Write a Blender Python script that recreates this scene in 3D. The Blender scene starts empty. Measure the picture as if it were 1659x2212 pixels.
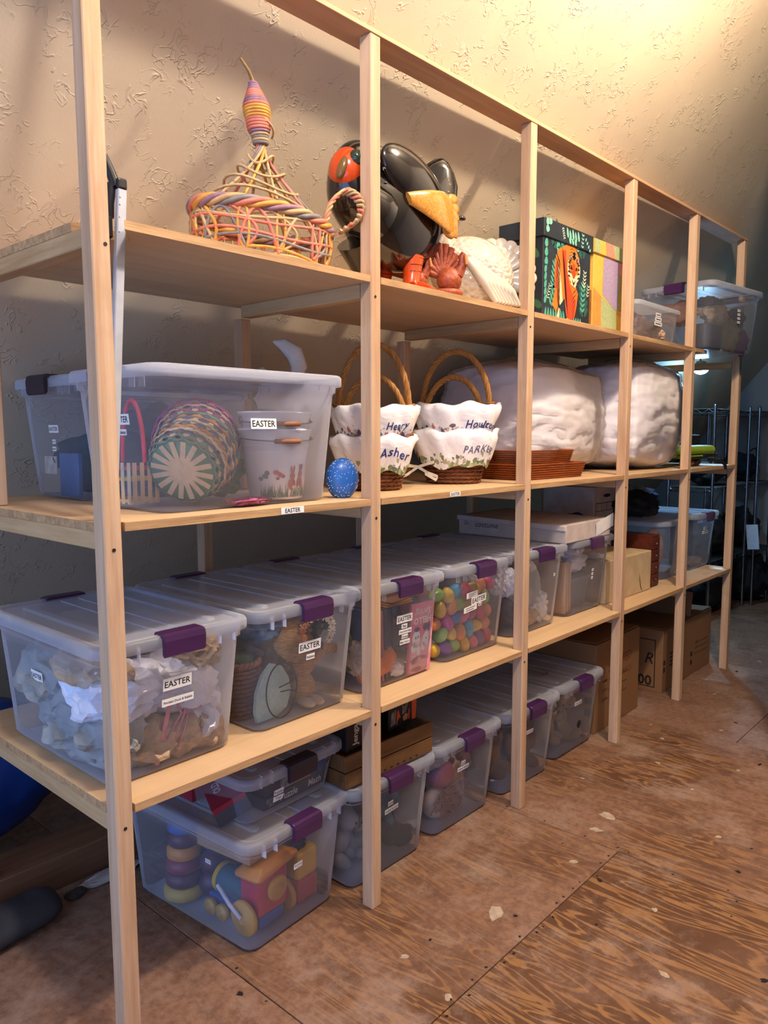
import bpy, bmesh, math, random
from mathutils import Vector, Matrix, noise
random.seed(7)
sc = bpy.context.scene
COL = sc.collection
PI = math.pi
R = math.radians
# ---------------------------------------------------------------- camera
cam_d = bpy.data.cameras.new('camera'); cam = bpy.data.objects.new('camera', cam_d); COL.objects.link(cam)
cam_d.sensor_fit = 'HORIZONTAL'; cam_d.sensor_width = 36.0; cam_d.lens = 36.0*1650.53/1659.0
cam_d.clip_start = .02
_yaw, _pit, _rol = 0.7314, -0.1024, -0.0012
_f = Vector((math.cos(_pit)*math.cos(_yaw), math.cos(_pit)*math.sin(_yaw), math.sin(_pit)))
_r = _f.cross(Vector((0,0,1))).normalized(); _u = _r.cross(_f)
_r, _u = math.cos(_rol)*_r+math.sin(_rol)*_u, -math.sin(_rol)*_r+math.cos(_rol)*_u
_m = Matrix((_r, _u, -_f)).transposed().to_4x4(); _m.translation = Vector((-0.7678,-1.4467,1.4023))
cam.matrix_world = _m
sc.camera = cam
# ---------------------------------------------------------------- world, lights, exposure
w = bpy.data.worlds.new('attic_world'); sc.world = w; w.use_nodes = True
w.node_tree.nodes['Background'].inputs[0].default_value = (.27,.43,.82,1)
w.node_tree.nodes['Background'].inputs[1].default_value = 2.8
sc.view_settings.view_transform = 'Standard'; sc.view_settings.look = 'None'
sc.view_settings.gamma = 1; sc.view_settings.use_curve_mapping = False
sc.view_settings.exposure = 0.36
try: sc.cycles.transparent_max_bounces = 24
except Exception: pass
def bulb(name, loc, col, watts, rad):
    l = bpy.data.lights.new(name, 'POINT'); l.color = col; l.energy = watts; l.shadow_soft_size = rad
    o = bpy.data.objects.new(name, l); COL.objects.link(o); o.location = loc; return o
bulb('ceiling_bulb_light', (1.60,-1.08,3.10), (1.0,.82,.64), 122, .045)
bulb('ceiling_bulb_light', (-0.10,-1.12,3.08), (1.0,.91,.88), 92, .10)
# ---------------------------------------------------------------- materials
MATS = {}
def new_mat(name):
    m = bpy.data.materials.new(name); m.use_nodes = True; nt = m.node_tree
    return m, nt, nt.nodes['Principled BSDF']
def nd(nt, t, **kw):
    n = nt.nodes.new(t)
    for k, v in kw.items():
        if k in n.inputs: n.inputs[k].default_value = v
        else: setattr(n, k, v)
    return n
def srgb(h):
    if isinstance(h, str):
        h = [int(h[i:i+2],16)/255 for i in (0,2,4)]
    return tuple((c/12.92 if c <= .04045 else ((c+.055)/1.055)**2.4) for c in h[:3])+(1,)
def mat(name, col, rough=.6, col2=None, scale=30, stretch=(1,1,1), bump=0, bscale=None, metal=0, spec=.4, detail=4, coat=0, emit=0, trans=0):
    """procedural principled material: two tones mixed by noise, noise bump"""
    if name in MATS: return MATS[name]
    m, nt, b = new_mat(name); L = nt.links.new
    c = srgb(col); c2 = srgb(col2) if col2 else tuple(x*.86 for x in c[:3])+(1,)
    tc = nd(nt,'ShaderNodeTexCoord'); mp = nd(nt,'ShaderNodeMapping'); mp.inputs['Scale'].default_value = stretch
    L(tc.outputs['Object'], mp.inputs['Vector'])
    nz = nd(nt,'ShaderNodeTexNoise', Scale=scale, Detail=detail); L(mp.outputs[0], nz.inputs['Vector'])
    rp = nd(nt,'ShaderNodeValToRGB'); rp.color_ramp.elements[0].position=.35; rp.color_ramp.elements[1].position=.68
    rp.color_ramp.elements[0].color = c2; rp.color_ramp.elements[1].color = c
    L(nz.outputs['Fac'], rp.inputs[0]); L(rp.outputs[0], b.inputs['Base Color'])
    b.inputs['Roughness'].default_value = rough; b.inputs['Metallic'].default_value = metal
    b.inputs['Specular IOR Level'].default_value = spec
    b.inputs['Coat Weight'].default_value = coat
    if emit:
        b.inputs['Emission Color'].default_value = c; b.inputs['Emission Strength'].default_value = emit
    if bump:
        nb = nd(nt,'ShaderNodeTexNoise', Scale=bscale or scale, Detail=6); L(mp.outputs[0], nb.inputs['Vector'])
        bp = nd(nt,'ShaderNodeBump', Strength=bump, Distance=.01); L(nb.outputs['Fac'], bp.inputs['Height']); L(bp.outputs[0], b.inputs['Normal'])
    MATS[name] = m; return m
def wood(name, light, dark, axis='Z', scale=9, rough=.62, knots=True, bump=.15, stain=None, contrast=(.3,.75)):
    """stretched-noise timber grain running along one object axis"""
    if name in MATS: return MATS[name]
    m, nt, b = new_mat(name); L = nt.links.new
    tc = nd(nt,'ShaderNodeTexCoord'); oi = nd(nt,'ShaderNodeObjectInfo'); ad = nd(nt,'ShaderNodeVectorMath', operation='ADD')
    cm = nd(nt,'ShaderNodeVectorMath', operation='SCALE'); cx = nd(nt,'ShaderNodeCombineXYZ')
    for i in range(3): L(oi.outputs['Random'], cx.inputs[i])
    L(cx.outputs[0], cm.inputs[0]); cm.inputs['Scale'].default_value = 13.7
    L(tc.outputs['Object'], ad.inputs[0]); L(cm.outputs[0], ad.inputs[1])
    mp = nd(nt,'ShaderNodeMapping'); s = [scale]*3; s['XYZ'.index(axis)] = scale*.06; mp.inputs['Scale'].default_value = s
    L(ad.outputs[0], mp.inputs[0])
    n1 = nd(nt,'ShaderNodeTexNoise', Scale=2.2, Detail=8, Roughness=.62, Distortion=.5); L(mp.outputs[0], n1.inputs['Vector'])
    n2 = nd(nt,'ShaderNodeTexNoise', Scale=14, Detail=3); L(mp.outputs[0], n2.inputs['Vector'])
    mx = nd(nt,'ShaderNodeMath', operation='MULTIPLY_ADD'); mx.inputs[1].default_value=.3; L(n2.outputs['Fac'], mx.inputs[0]); L(n1.outputs['Fac'], mx.inputs[2])
    sb = nd(nt,'ShaderNodeMath', operation='SUBTRACT'); sb.inputs[1].default_value=.15; L(mx.outputs[0], sb.inputs[0])
    rp = nd(nt,'ShaderNodeValToRGB'); rp.color_ramp.elements[0].position=contrast[0]; rp.color_ramp.elements[1].position=contrast[1]
    rp.color_ramp.elements[0].color = srgb(dark); rp.color_ramp.elements[1].color = srgb(light)
    L(sb.outputs[0], rp.inputs[0])
    out = rp.outputs[0]
    if knots or stain:
        n3 = nd(nt,'ShaderNodeTexNoise', Scale=3.0, Detail=5, Distortion=1.2); L(ad.outputs[0], n3.inputs['Vector'])
        r3 = nd(nt,'ShaderNodeValToRGB'); r3.color_ramp.elements[0].position=.56; r3.color_ramp.elements[1].position=.78
        r3.color_ramp.elements[0].color=(0,0,0,1); r3.color_ramp.elements[1].color=(.55,.55,.55,1); L(n3.outputs['Fac'], r3.inputs[0])
        mm = nd(nt,'ShaderNodeMix', data_type='RGBA'); L(r3.outputs[0], mm.inputs['Factor']); L(out, mm.inputs['A']); mm.inputs['B'].default_value = srgb(stain or dark)
        out = mm.outputs['Result']
    L(out, b.inputs['Base Color']); b.inputs['Roughness'].default_value = rough; b.inputs['Specular IOR Level'].default_value=.25
    bp = nd(nt,'ShaderNodeBump', Strength=bump, Distance=.004); L(sb.outputs[0], bp.inputs['Height']); L(bp.outputs[0], b.inputs['Normal'])
    MATS[name] = m; return m
def clear(name, tint, milk=.22, rough=.25, mcol='dfe3ea', ior=1.33):
    """clear storage-bin plastic: mostly see-through, a little milky, glossy"""
    if name in MATS: return MATS[name]
    m, nt, b = new_mat(name); L = nt.links.new
    b.inputs['Base Color'].default_value = srgb(mcol); b.inputs['Roughness'].default_value = rough; b.inputs['Specular IOR Level'].default_value=.5
    tr = nd(nt,'ShaderNodeBsdfTransparent'); tr.inputs['Color'].default_value = srgb(tint)
    tl = nd(nt,'ShaderNodeBsdfTranslucent'); tl.inputs['Color'].default_value = srgb(mcol)
    ml = nd(nt,'ShaderNodeMixShader'); ml.inputs[0].default_value=.35; L(b.outputs[0], ml.inputs[1]); L(tl.outputs[0], ml.inputs[2])
    fr = nd(nt,'ShaderNodeFresnel', IOR=ior); tc = nd(nt,'ShaderNodeTexCoord'); nz = nd(nt,'ShaderNodeTexNoise', Scale=9, Detail=4); L(tc.outputs['Object'], nz.inputs['Vector'])
    a = nd(nt,'ShaderNodeMath', operation='MULTIPLY_ADD'); a.inputs[1].default_value=.10; a.inputs[2].default_value=milk-.05; L(nz.outputs['Fac'], a.inputs[0])
    ad = nd(nt,'ShaderNodeMath', operation='ADD', use_clamp=True); L(a.outputs[0], ad.inputs[0]); L(fr.outputs[0], ad.inputs[1])
    ms = nd(nt,'ShaderNodeMixShader'); L(ad.outputs[0], ms.inputs[0]); L(tr.outputs[0], ms.inputs[1]); L(ml.outputs[0], ms.inputs[2])
    L(ms.outputs[0], nt.nodes['Material Output'].inputs['Surface'])
    MATS[name] = m; return m
def wallmat(name, col, col2, strength=.5):
    """painted plaster with hand-trowelled knockdown relief"""
    m, nt, b = new_mat(name); L = nt.links.new
    tc = nd(nt,'ShaderNodeTexCoord')
    n0 = nd(nt,'ShaderNodeTexNoise', Scale=2.0, Detail=3); L(tc.outputs['Object'], n0.inputs['Vector'])
    rp = nd(nt,'ShaderNodeValToRGB'); rp.color_ramp.elements[0].color=srgb(col2); rp.color_ramp.elements[1].color=srgb(col); rp.color_ramp.elements[0].position=.3; rp.color_ramp.elements[1].position=.7
    L(n0.outputs['Fac'], rp.inputs[0]); L(rp.outputs[0], b.inputs['Base Color']); b.inputs['Roughness'].default_value=.55; b.inputs['Specular IOR Level'].default_value=.3
    n1 = nd(nt,'ShaderNodeTexNoise', Scale=26, Detail=2.5, Distortion=.7); L(tc.outputs['Object'], n1.inputs['Vector'])
    sb = nd(nt,'ShaderNodeMath', operation='SUBTRACT'); sb.inputs[1].default_value=.5; L(n1.outputs['Fac'], sb.inputs[0])
    ab = nd(nt,'ShaderNodeMath', operation='ABSOLUTE'); L(sb.outputs[0], ab.inputs[0])
    r1 = nd(nt,'ShaderNodeMapRange'); r1.inputs['From Min'].default_value=.0; r1.inputs['From Max'].default_value=.035; r1.inputs['To Min'].default_value=1; r1.inputs['To Max'].default_value=0; L(ab.outputs[0], r1.inputs[0])
    n2 = nd(nt,'ShaderNodeTexNoise', Scale=11, Detail=4); L(tc.outputs['Object'], n2.inputs['Vector'])
    r2 = nd(nt,'ShaderNodeMapRange'); r2.inputs['From Min'].default_value=.5; r2.inputs['From Max'].default_value=.6; L(n2.outputs['Fac'], r2.inputs[0])
    mu = nd(nt,'ShaderNodeMath', operation='MULTIPLY'); L(r1.outputs[0], mu.inputs[0]); L(r2.outputs[0], mu.inputs[1])
    n3 = nd(nt,'ShaderNodeTexNoise', Scale=120, Detail=4); L(tc.outputs['Object'], n3.inputs['Vector'])
    sm = nd(nt,'ShaderNodeMath', operation='MULTIPLY_ADD'); sm.inputs[1].default_value=.18; L(n3.outputs['Fac'], sm.inputs[0]); L(mu.outputs[0], sm.inputs[2])
    bp = nd(nt,'ShaderNodeBump', Strength=strength, Distance=.004); L(sm.outputs[0], bp.inputs['Height']); L(bp.outputs[0], b.inputs['Normal'])
    return m
# ---------------------------------------------------------------- mesh helpers
class MB:
    """collects shapes into one mesh"""
    def __init__(s): s.v = []; s.f = []; s.sm = []
    def add(s, vs, fs, M=None, smooth=False):
        o = len(s.v); s.v += [tuple(M @ Vector(p)) if M else tuple(p) for p in vs]
        s.f += [tuple(i+o for i in f) for f in fs]; s.sm += [smooth]*len(fs); return s
    def box(s, c, d, M=None, bev=0):
        x,y,z = [a/2 for a in d]; b = min(bev, x*.9, y*.9, z*.9)
        T = Matrix.Translation(c); T = M @ T if M else T
        if b <= 0:
            vs = [(i*x,j*y,k*z) for k in (-1,1) for j in (-1,1) for i in (-1,1)]
            return s.add(vs, [(0,2,3,1),(4,5,7,6),(0,1,5,4),(2,6,7,3),(0,4,6,2),(1,3,7,5)], T)
        bm = bmesh.new(); bmesh.ops.create_cube(bm, size=1)
        for v in bm.verts: v.co = Vector((v.co.x*2*x, v.co.y*2*y, v.co.z*2*z))
        bmesh.ops.bevel(bm, geom=bm.edges[:], offset=b, segments=2 if b > .004 else 1, affect='EDGES', profile=.5)
        bm.verts.index_update(); s.add([v.co[:] for v in bm.verts], [[v.index for v in f.verts] for f in bm.faces], T); bm.free(); return s
    def prism(s, pts, z0, z1, M=None):
        n = len(pts); vs = [(p[0],p[1],z0) for p in pts]+[(p[0],p[1],z1) for p in pts]
        fs = [tuple(range(n-1,-1,-1)), tuple(range(n,2*n))]+[(i,(i+1)%n,n+(i+1)%n,n+i) for i in range(n)]
        return s.add(vs, fs, M)
    def loft(s, rings, cap0=True, cap1=True, M=None, smooth=True, closed=True):
        n = len(rings[0]); vs = [p for r in rings for p in r]; fs = []
        for k in range(len(rings)-1):
            for i in range(n if closed else n-1):
                j = (i+1) % n; fs.append((k*n+i, k*n+j, (k+1)*n+j, (k+1)*n+i))
        s.add(vs, fs, M, smooth)
        if cap0: s.add(rings[0], [tuple(range(n-1,-1,-1))], M)
        if cap1: s.add(rings[-1], [tuple(range(n))], M)
        return s
    def tube(s, pts, r, n=8, M=None, closed=False, caps=True):
        P = [Vector(p) for p in pts]; m = len(P); rings = []; up = None
        for i, p in enumerate(P):
            a = P[(i-1) % m] if (closed or i) else p; b = P[(i+1) % m] if (closed or i < m-1) else p
            t = (b-a); t = t.normalized() if t.length > 1e-9 else Vector((0,0,1))
            if up is None: up = t.orthogonal().normalized()
            up = up - t*up.dot(t); up = up.normalized() if up.length > 1e-6 else t.orthogonal().normalized()
            q = t.cross(up); rr = r[i] if isinstance(r, (list,tuple)) else r
            rings.append([tuple(p+(up*math.cos(2*PI*k/n)+q*math.sin(2*PI*k/n))*rr) for k in range(n)])
        if closed: rings.append(rings[0])
        return s.loft(rings, caps and not closed, caps and not closed, M)
    def lathe(s, prof, n=32, M=None, sx=1, sy=1, cap0=True, cap1=True, wob=None, smooth=True):
        rings = []
        for (r,z) in prof:
            rings.append([(r*sx*math.cos(2*PI*i/n)*(1+(wob(2*PI*i/n,z) if wob else 0)), r*sy*math.sin(2*PI*i/n)*(1+(wob(2*PI*i/n,z) if wob else 0)), z) for i in range(n)])
        return s.loft(rings, cap0, cap1, M, smooth)
    def ball(s, c, r, M=None, nu=16, nv=10, fn=None):
        r = r if isinstance(r,(tuple,list)) else (r,r,r); prof = []
        vs=[]; fs=[]
        for j in range(nv+1):
            ph = PI*j/nv
            for i in range(nu):
                th = 2*PI*i/nu; d = Vector((math.sin(ph)*math.cos(th), math.sin(ph)*math.sin(th), math.cos(ph)))
                k = fn(d) if fn else 1
                vs.append((c[0]+d.x*r[0]*k, c[1]+d.y*r[1]*k, c[2]+d.z*r[2]*k))
        for j in range(nv):
            for i in range(nu):
                a=j*nu+i; b=j*nu+(i+1)%nu; fs.append((a, a+nu, b+nu, b))
        return s.add(vs, fs, M, True)
    def mesh(s, name):
        me = bpy.data.meshes.new(name); me.from_pydata(s.v, [], s.f); me.update()
        if any(s.sm): me.polygons.foreach_set('use_smooth', s.sm)
        return me
    def build(s, name, m, parent=None, M=None):
        return mesh_obj(name, s.mesh(name), m, parent, M)
def mesh_obj(name, me, m, parent=None, M=None, objmat=False):
    o = bpy.data.objects.new(name, me); COL.objects.link(o)
    if objmat and len(me.materials): o.material_slots[0].link = 'OBJECT'; o.material_slots[0].material = m
    elif m and not len(me.materials): me.materials.append(m)
    if parent: o.parent = parent
    if M is not None: o.matrix_local = M
    return o
def tag(o, label, cat, group=None, kind=None):
    if label: o['label'] = label
    if cat: o['category'] = cat
    if group: o['group'] = group
    if kind: o['kind'] = kind
    return o
def empty(name, loc, rz=0, label=None, cat=None, group=None, M=None):
    o = bpy.data.objects.new(name, None); COL.objects.link(o); o.empty_display_size = .05
    o.location = loc; o.rotation_euler = (0,0,rz)
    if M is not None: o.matrix_world = M
    return tag(o, label, cat, group)
def struct(o): o['kind'] = 'structure'; return o
def T(x=0,y=0,z=0): return Matrix.Translation((x,y,z))
def RX(a): return Matrix.Rotation(a,4,'X')
def RY(a): return Matrix.Rotation(a,4,'Y')
def RZ(a): return Matrix.Rotation(a,4,'Z')
def S(x,y,z): return Matrix.Diagonal((x,y,z,1))
def rrect(w, d, r, n=5):
    r = min(r, w/2*.99, d/2*.99); out = []
    for cx, cy, a0 in ((w/2-r,d/2-r,0),(-w/2+r,d/2-r,PI/2),(-w/2+r,-d/2+r,PI),(w/2-r,-d/2+r,3*PI/2)):
        for k in range(n+1):
            a = a0+PI/2*k/n; out.append((cx+r*math.cos(a), cy+r*math.sin(a)))
    return out
def ring(w, d, r, z, n=5, ox=0, oy=0): return [(x+ox,y+oy,z) for x,y in rrect(w,d,r,n)]
_TC = {}
def text_mb(txt, h=None, wmax=None, bold=0.0, shear=0, space=1):
    """flat lettering, origin at its centre, in the XY plane"""
    key = (txt,bold,shear,space)
    if key not in _TC:
        cu = bpy.data.curves.new('lettering','FONT'); cu.body = txt; cu.align_x='CENTER'; cu.align_y='CENTER'; cu.resolution_u = 2; cu.size = 1; cu.offset = bold; cu.shear = shear; cu.space_character = space
        ob = bpy.data.objects.new('lettering', cu); COL.objects.link(ob)
        dg = bpy.context.evaluated_depsgraph_get(); me = bpy.data.meshes.new_from_object(ob.evaluated_get(dg))
        bm = bmesh.new(); bm.from_mesh(me); bmesh.ops.triangulate(bm, faces=bm.faces[:]); bm.verts.index_update()
        vs = [v.co.copy() for v in bm.verts]; fs = [tuple(v.index for v in f.verts) for f in bm.faces]; bm.free()
        bpy.data.objects.remove(ob); bpy.data.curves.remove(cu); bpy.data.meshes.remove(me)
        x0=min(v.x for v in vs); x1=max(v.x for v in vs); y0=min(v.y for v in vs); y1=max(v.y for v in vs)
        _TC[key] = ([(v.x-(x0+x1)/2, v.y-(y0+y1)/2) for v in vs], fs, x1-x0, y1-y0)
    vs, fs, W, H = _TC[key]
    s = (h/H) if h else wmax/W
    if wmax: s = min(s, wmax/W)
    b = MB(); b.add([(x*s,y*s,0) for x,y in vs], fs); return b
INK = None
def sticker(parent, txt, w, h, M, fill=.82, paper=None, ink=None, bold=.012, name='label'):
    """paper label with printed lettering; M puts its local XY plane (z out) on the parent"""
    paper = paper or mat('label_paper','f4f2ee',.5,'eceae4',20); ink = ink or mat('black_ink','141416',.5,'1b1b1e',20)
    b = MB(); b.box((0,0,.0004),(w,h,.0008)); lb = b.build(name, paper, parent, M)
    if txt and txt[0] == '|':                       # print too small to read: fine dark lines
        n = len(txt); t = MB()
        for k in range(n): t.box((-.04*w*k,h*(.5-(k+.5)/n)*.8,.001),(w*(.72-.1*k),h*.22/n,.0002))
        t.build('print_lines', ink, lb)
    elif txt:
        t = text_mb(txt, h*fill*.82, w*.9, bold); t.build('lettering', ink, lb, T(0,0,.0012))
    return lb
def ON(x, y, z, tilt=0, roll=0):
    """matrix for a flat print on a face looking to -Y: local x -> +X, local y -> +Z, z out"""
    return T(x,y,z) @ RX(PI/2-tilt) @ RZ(roll)
def ONX(x, y, z, tilt=0, roll=0):
    """the same on a face looking to -X: local x -> -Y, local y -> +Z"""
    return T(x,y,z) @ RZ(-PI/2) @ RX(PI/2-tilt) @ RZ(roll)
def crumple(name, c, r, m, label, cat='paper', group=None, seed=0, amp=.45, freq=2.2, parent=None, sub=3, facet=None):
    if facet is None: facet = 'paper' in name or 'tissue' in name
    bm = bmesh.new(); bmesh.ops.create_icosphere(bm, subdivisions=sub, radius=1)
    r = r if isinstance(r,(tuple,list)) else (r,r,r); off = Vector((seed*7.3, seed*3.1, seed*1.7))
    for v in bm.verts:
        d = v.co.copy(); n1 = noise.noise(d*freq+off); n2 = 1-abs(noise.noise(d*freq*2.3+off*2))*2
        if facet:
            dd, pp = noise.voronoi(d*freq*1.5+off); k = 1+amp*(n1*.6+(dd[1]-dd[0])*-.9+.22+noise.cell(d*freq*1.5+off)*.0)
        else: k = 1+amp*(n1*.8+n2*.35-.25)
        v.co = Vector((d.x*r[0]*k, d.y*r[1]*k, d.z*r[2]*k))
    me = bpy.data.meshes.new(name); bm.to_mesh(me); bm.free(); me.materials.append(m)
    if not facet: me.polygons.foreach_set('use_smooth',[True]*len(me.polygons))
    o = mesh_obj(name, me, None, parent, T(*c))
    if not parent: tag(o, label, cat, group)
    return o
# ================================================================ the room
KW = 1.205                                            # pitch of the roof slope
def slopeY(z): return .645-(z-1.83)/KW
M_wall = wallmat('plaster_wall','cfbfa2','c4b296',.6)
M_wall2 = wallmat('plaster_wall_smooth','b5aca0','a89f93',.25)
X0, X1 = -2.6, 6.25; ZC = 3.22
def quad_slab(name, p, nrm, th, m):
    b = MB(); n = Vector(nrm)*th; q = [Vector(a) for a in p]; v = q+[a+n for a in q]
    b.add(v, [(0,1,2,3),(7,6,5,4),(0,4,5,1),(1,5,6,2),(2,6,7,3),(3,7,4,0)])
    return struct(b.build(name, m))
ya, yb = slopeY(ZC), -1.12*2-slopeY(ZC)
yf = slopeY(0)
quad_slab('wall_back', [(X0,yf,0),(X1,yf,0),(X1,ya,ZC),(X0,ya,ZC)], (0,math.sin(math.atan(KW)),math.cos(math.atan(KW))), .08, M_wall)
quad_slab('ceiling', [(X0,ya,ZC),(X1,ya,ZC),(X1,yb,ZC),(X0,yb,ZC)], (0,0,1), .08, M_wall2)
quad_slab('wall_opposite', [(X0,yb,ZC),(X1,yb,ZC),(X1,-2.24-yf,0),(X0,-2.24-yf,0)], (0,-math.sin(math.atan(KW)),math.cos(math.atan(KW))), .08, M_wall2)
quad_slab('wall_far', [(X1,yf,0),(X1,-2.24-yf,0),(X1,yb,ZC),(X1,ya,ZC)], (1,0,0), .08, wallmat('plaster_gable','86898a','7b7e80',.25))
quad_slab('wall_partition', [(2.72,-.60,0),(2.72,-2.24-yf,0),(2.72,yb,ZC),(2.72,-.60,ZC)], (1,0,0), .10, M_wall2)
# floor: plywood sheets, seams as real gaps
def floor_mat():
    m, nt, b = new_mat('plywood_floor'); L = nt.links.new
    tc = nd(nt,'ShaderNodeTexCoord'); oi = nd(nt,'ShaderNodeObjectInfo'); cx = nd(nt,'ShaderNodeCombineXYZ'); sc_ = nd(nt,'ShaderNodeVectorMath',operation='SCALE'); sc_.inputs['Scale'].default_value=9.1
    for i in range(3): L(oi.outputs['Random'], cx.inputs[i])
    L(cx.outputs[0], sc_.inputs[0]); ad = nd(nt,'ShaderNodeVectorMath',operation='ADD'); L(tc.outputs['Object'], ad.inputs[0]); L(sc_.outputs[0], ad.inputs[1])
    mp = nd(nt,'ShaderNodeMapping'); mp.inputs['Scale'].default_value=(7,1.1,1); L(ad.outputs[0], mp.inputs[0])
    n1 = nd(nt,'ShaderNodeTexNoise', Scale=1.5, Detail=5, Distortion=1.6); L(mp.outputs[0], n1.inputs['Vector'])
    mw = nd(nt,'ShaderNodeMath',operation='MULTIPLY'); mw.inputs[1].default_value=46; L(n1.outputs['Fac'], mw.inputs[0])
    sn = nd(nt,'ShaderNodeMath',operation='SINE'); L(mw.outputs[0], sn.inputs[0])
    r1 = nd(nt,'ShaderNodeValToRGB'); e=r1.color_ramp.elements; e[0].position=.0; e[1].position=.9; e[0].color=srgb('5c3d28'); e[1].color=srgb('8f6740'); L(sn.outputs[0], r1.inputs[0])
    # patches where the grain is scuffed away
    n2 = nd(nt,'ShaderNodeTexNoise', Scale=1.7, Detail=7, Roughness=.65); L(tc.outputs['Object'], n2.inputs['Vector'])
    rb = nd(nt,'ShaderNodeMath',operation='MULTIPLY_ADD'); rb.inputs[1].default_value=.34; sc3 = nd(nt,'ShaderNodeSeparateColor'); L(oi.outputs['Color'], sc3.inputs[0]); L(sc3.outputs[0], rb.inputs[0]); L(n2.outputs['Fac'], rb.inputs[2])
    r2 = nd(nt,'ShaderNodeValToRGB'); e=r2.color_ramp.elements; e[0].position=.50; e[1].position=.72; L(rb.outputs[0], r2.inputs[0])
    n3 = nd(nt,'ShaderNodeTexNoise', Scale=38, Detail=8, Roughness=.7); L(ad.outputs[0], n3.inputs['Vector'])
    r3 = nd(nt,'ShaderNodeValToRGB'); e=r3.color_ramp.elements; e[0].position=.3; e[1].position=.72; e[0].color=srgb('6d4c39'); e[1].color=srgb('997761'); L(n3.outputs['Fac'], r3.inputs[0])
    mx = nd(nt,'ShaderNodeMix',data_type='RGBA'); L(r2.outputs[0], mx.inputs['Factor']); L(r1.outputs[0], mx.inputs['A']); L(r3.outputs[0], mx.inputs['B'])
    # dark grime streaks and pale dust
    mp2 = nd(nt,'ShaderNodeMapping'); mp2.inputs['Scale'].default_value=(5,1.6,1); L(tc.outputs['Object'], mp2.inputs[0])
    n4 = nd(nt,'ShaderNodeTexNoise', Scale=2.3, Detail=9, Roughness=.72, Distortion=.6); L(mp2.outputs[0], n4.inputs['Vector'])
    r4 = nd(nt,'ShaderNodeValToRGB'); e=r4.color_ramp.elements; e[0].position=.52; e[1].position=.75; e[0].color=(0,0,0,1); e[1].color=(.75,.75,.75,1); L(n4.outputs['Fac'], r4.inputs[0])
    m2 = nd(nt,'ShaderNodeMix',data_type='RGBA'); L(r4.outputs[0], m2.inputs['Factor']); L(mx.outputs['Result'], m2.inputs['A']); m2.inputs['B'].default_value=srgb('543d33')
    n5 = nd(nt,'ShaderNodeTexNoise', Scale=3.1, Detail=9, Roughness=.75); L(ad.outputs[0], n5.inputs['Vector'])
    r5 = nd(nt,'ShaderNodeValToRGB'); e=r5.color_ramp.elements; e[0].position=.50; e[1].position=.80; e[0].color=(0,0,0,1); e[1].color=(.75,.75,.75,1); L(n5.outputs['Fac'], r5.inputs[0])
    m3 = nd(nt,'ShaderNodeMix',data_type='RGBA'); L(r5.outputs[0], m3.inputs['Factor']); L(m2.outputs['Result'], m3.inputs['A']); m3.inputs['B'].default_value=srgb('b5a090')
    L(m3.outputs['Result'], b.inputs['Base Color']); b.inputs['Roughness'].default_value=.58; b.inputs['Specular IOR Level'].default_value=.28
    bp = nd(nt,'ShaderNodeBump', Strength=.25, Distance=.002); L(n3.outputs['Fac'], bp.inputs['Height']); L(bp.outputs[0], b.inputs['Normal'])
    return m
M_floor = floor_mat()
fb = MB(); fb.box((1.8,-1.12,-.045),(9.2,6.8,.04)); floor = struct(fb.build('floor', mat('subfloor','4a382c',.8)))
sheets = {}
xs = [-2.08,-.86,.36,1.58,2.80,4.02,5.24,6.25]
for i in range(len(xs)-1):
    off = -.40 if i % 2 == 0 else .82
    ys = [off+2.44*k for k in range(-3,3)]
    for k in range(len(ys)-1):
        y0, y1 = max(ys[k],-4.4), min(ys[k+1],2.14)
        if y1-y0 < .05: continue
        b = MB(); dx, dy = xs[i+1]-xs[i]-.003, y1-y0-.003
        b.box((0,0,-.0125),(dx,dy,.025), bev=.0012)
        o = b.build('plywood_sheet', M_floor, floor, T((xs[i]+xs[i+1])/2,(y0+y1)/2,0)); cy_ = (y0+y1)/2
        o.color = (((.05 if cy_ < -.5 else .50) if i == 2 else (.30,.85,.6)[i % 3]),0,0,1)      # how scuffed the sheet is
# nail heads and dents along the seams, chips of paint on the boards
m_nail = mat('nail_head','3a332e',.45,'211c19',60,metal=.6); m_chip = mat('paint_chip','b9a792',.6,'a08e78',40); m_hole = mat('knot_hole','1a1310',.8)
nb = MB(); nb.lathe([(.0035,0),(.0035,.0006),(.002,.0012)],8); nail_me = nb.mesh('nail'); nail_me.materials.append(m_nail)
rn = random.Random(3)
spots = [(.50+.052*k+rn.uniform(-.015,.015), -.40+rn.choice((-.014,.012))) for k in range(22)]
spots += [(1.58+rn.choice((-.013,.014)), .05-.16*k) for k in range(7)] + [(.36+rn.choice((-.012,.012)), .1-.15*k) for k in range(4)]
spots += [(rn.uniform(.5,3.9), rn.uniform(-.85,-.05)) for k in range(16)]
for x,y in spots: mesh_obj('nail', nail_me, None, floor, T(x,y,0) @ RZ(rn.uniform(0,6)) @ S(rn.uniform(.8,1.9),rn.uniform(.7,1.3),1))
def chip(x,y,r,m,name):
    k = rn.uniform(0,9); n = 9
    b = MB(); b.prism([(r*(.6+.6*noise.noise(Vector((math.cos(6.28*i/n)*1.3+k,math.sin(6.28*i/n)*1.3,k)))+.25*rn.random())*math.cos(6.28*i/n)*1.5, r*(.6+.3*rn.random())*math.sin(6.28*i/n)) for i in range(n)], 0, .0008)
    b.build(name, m, floor, T(x,y,.0002) @ RZ(rn.uniform(0,3)))
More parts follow.
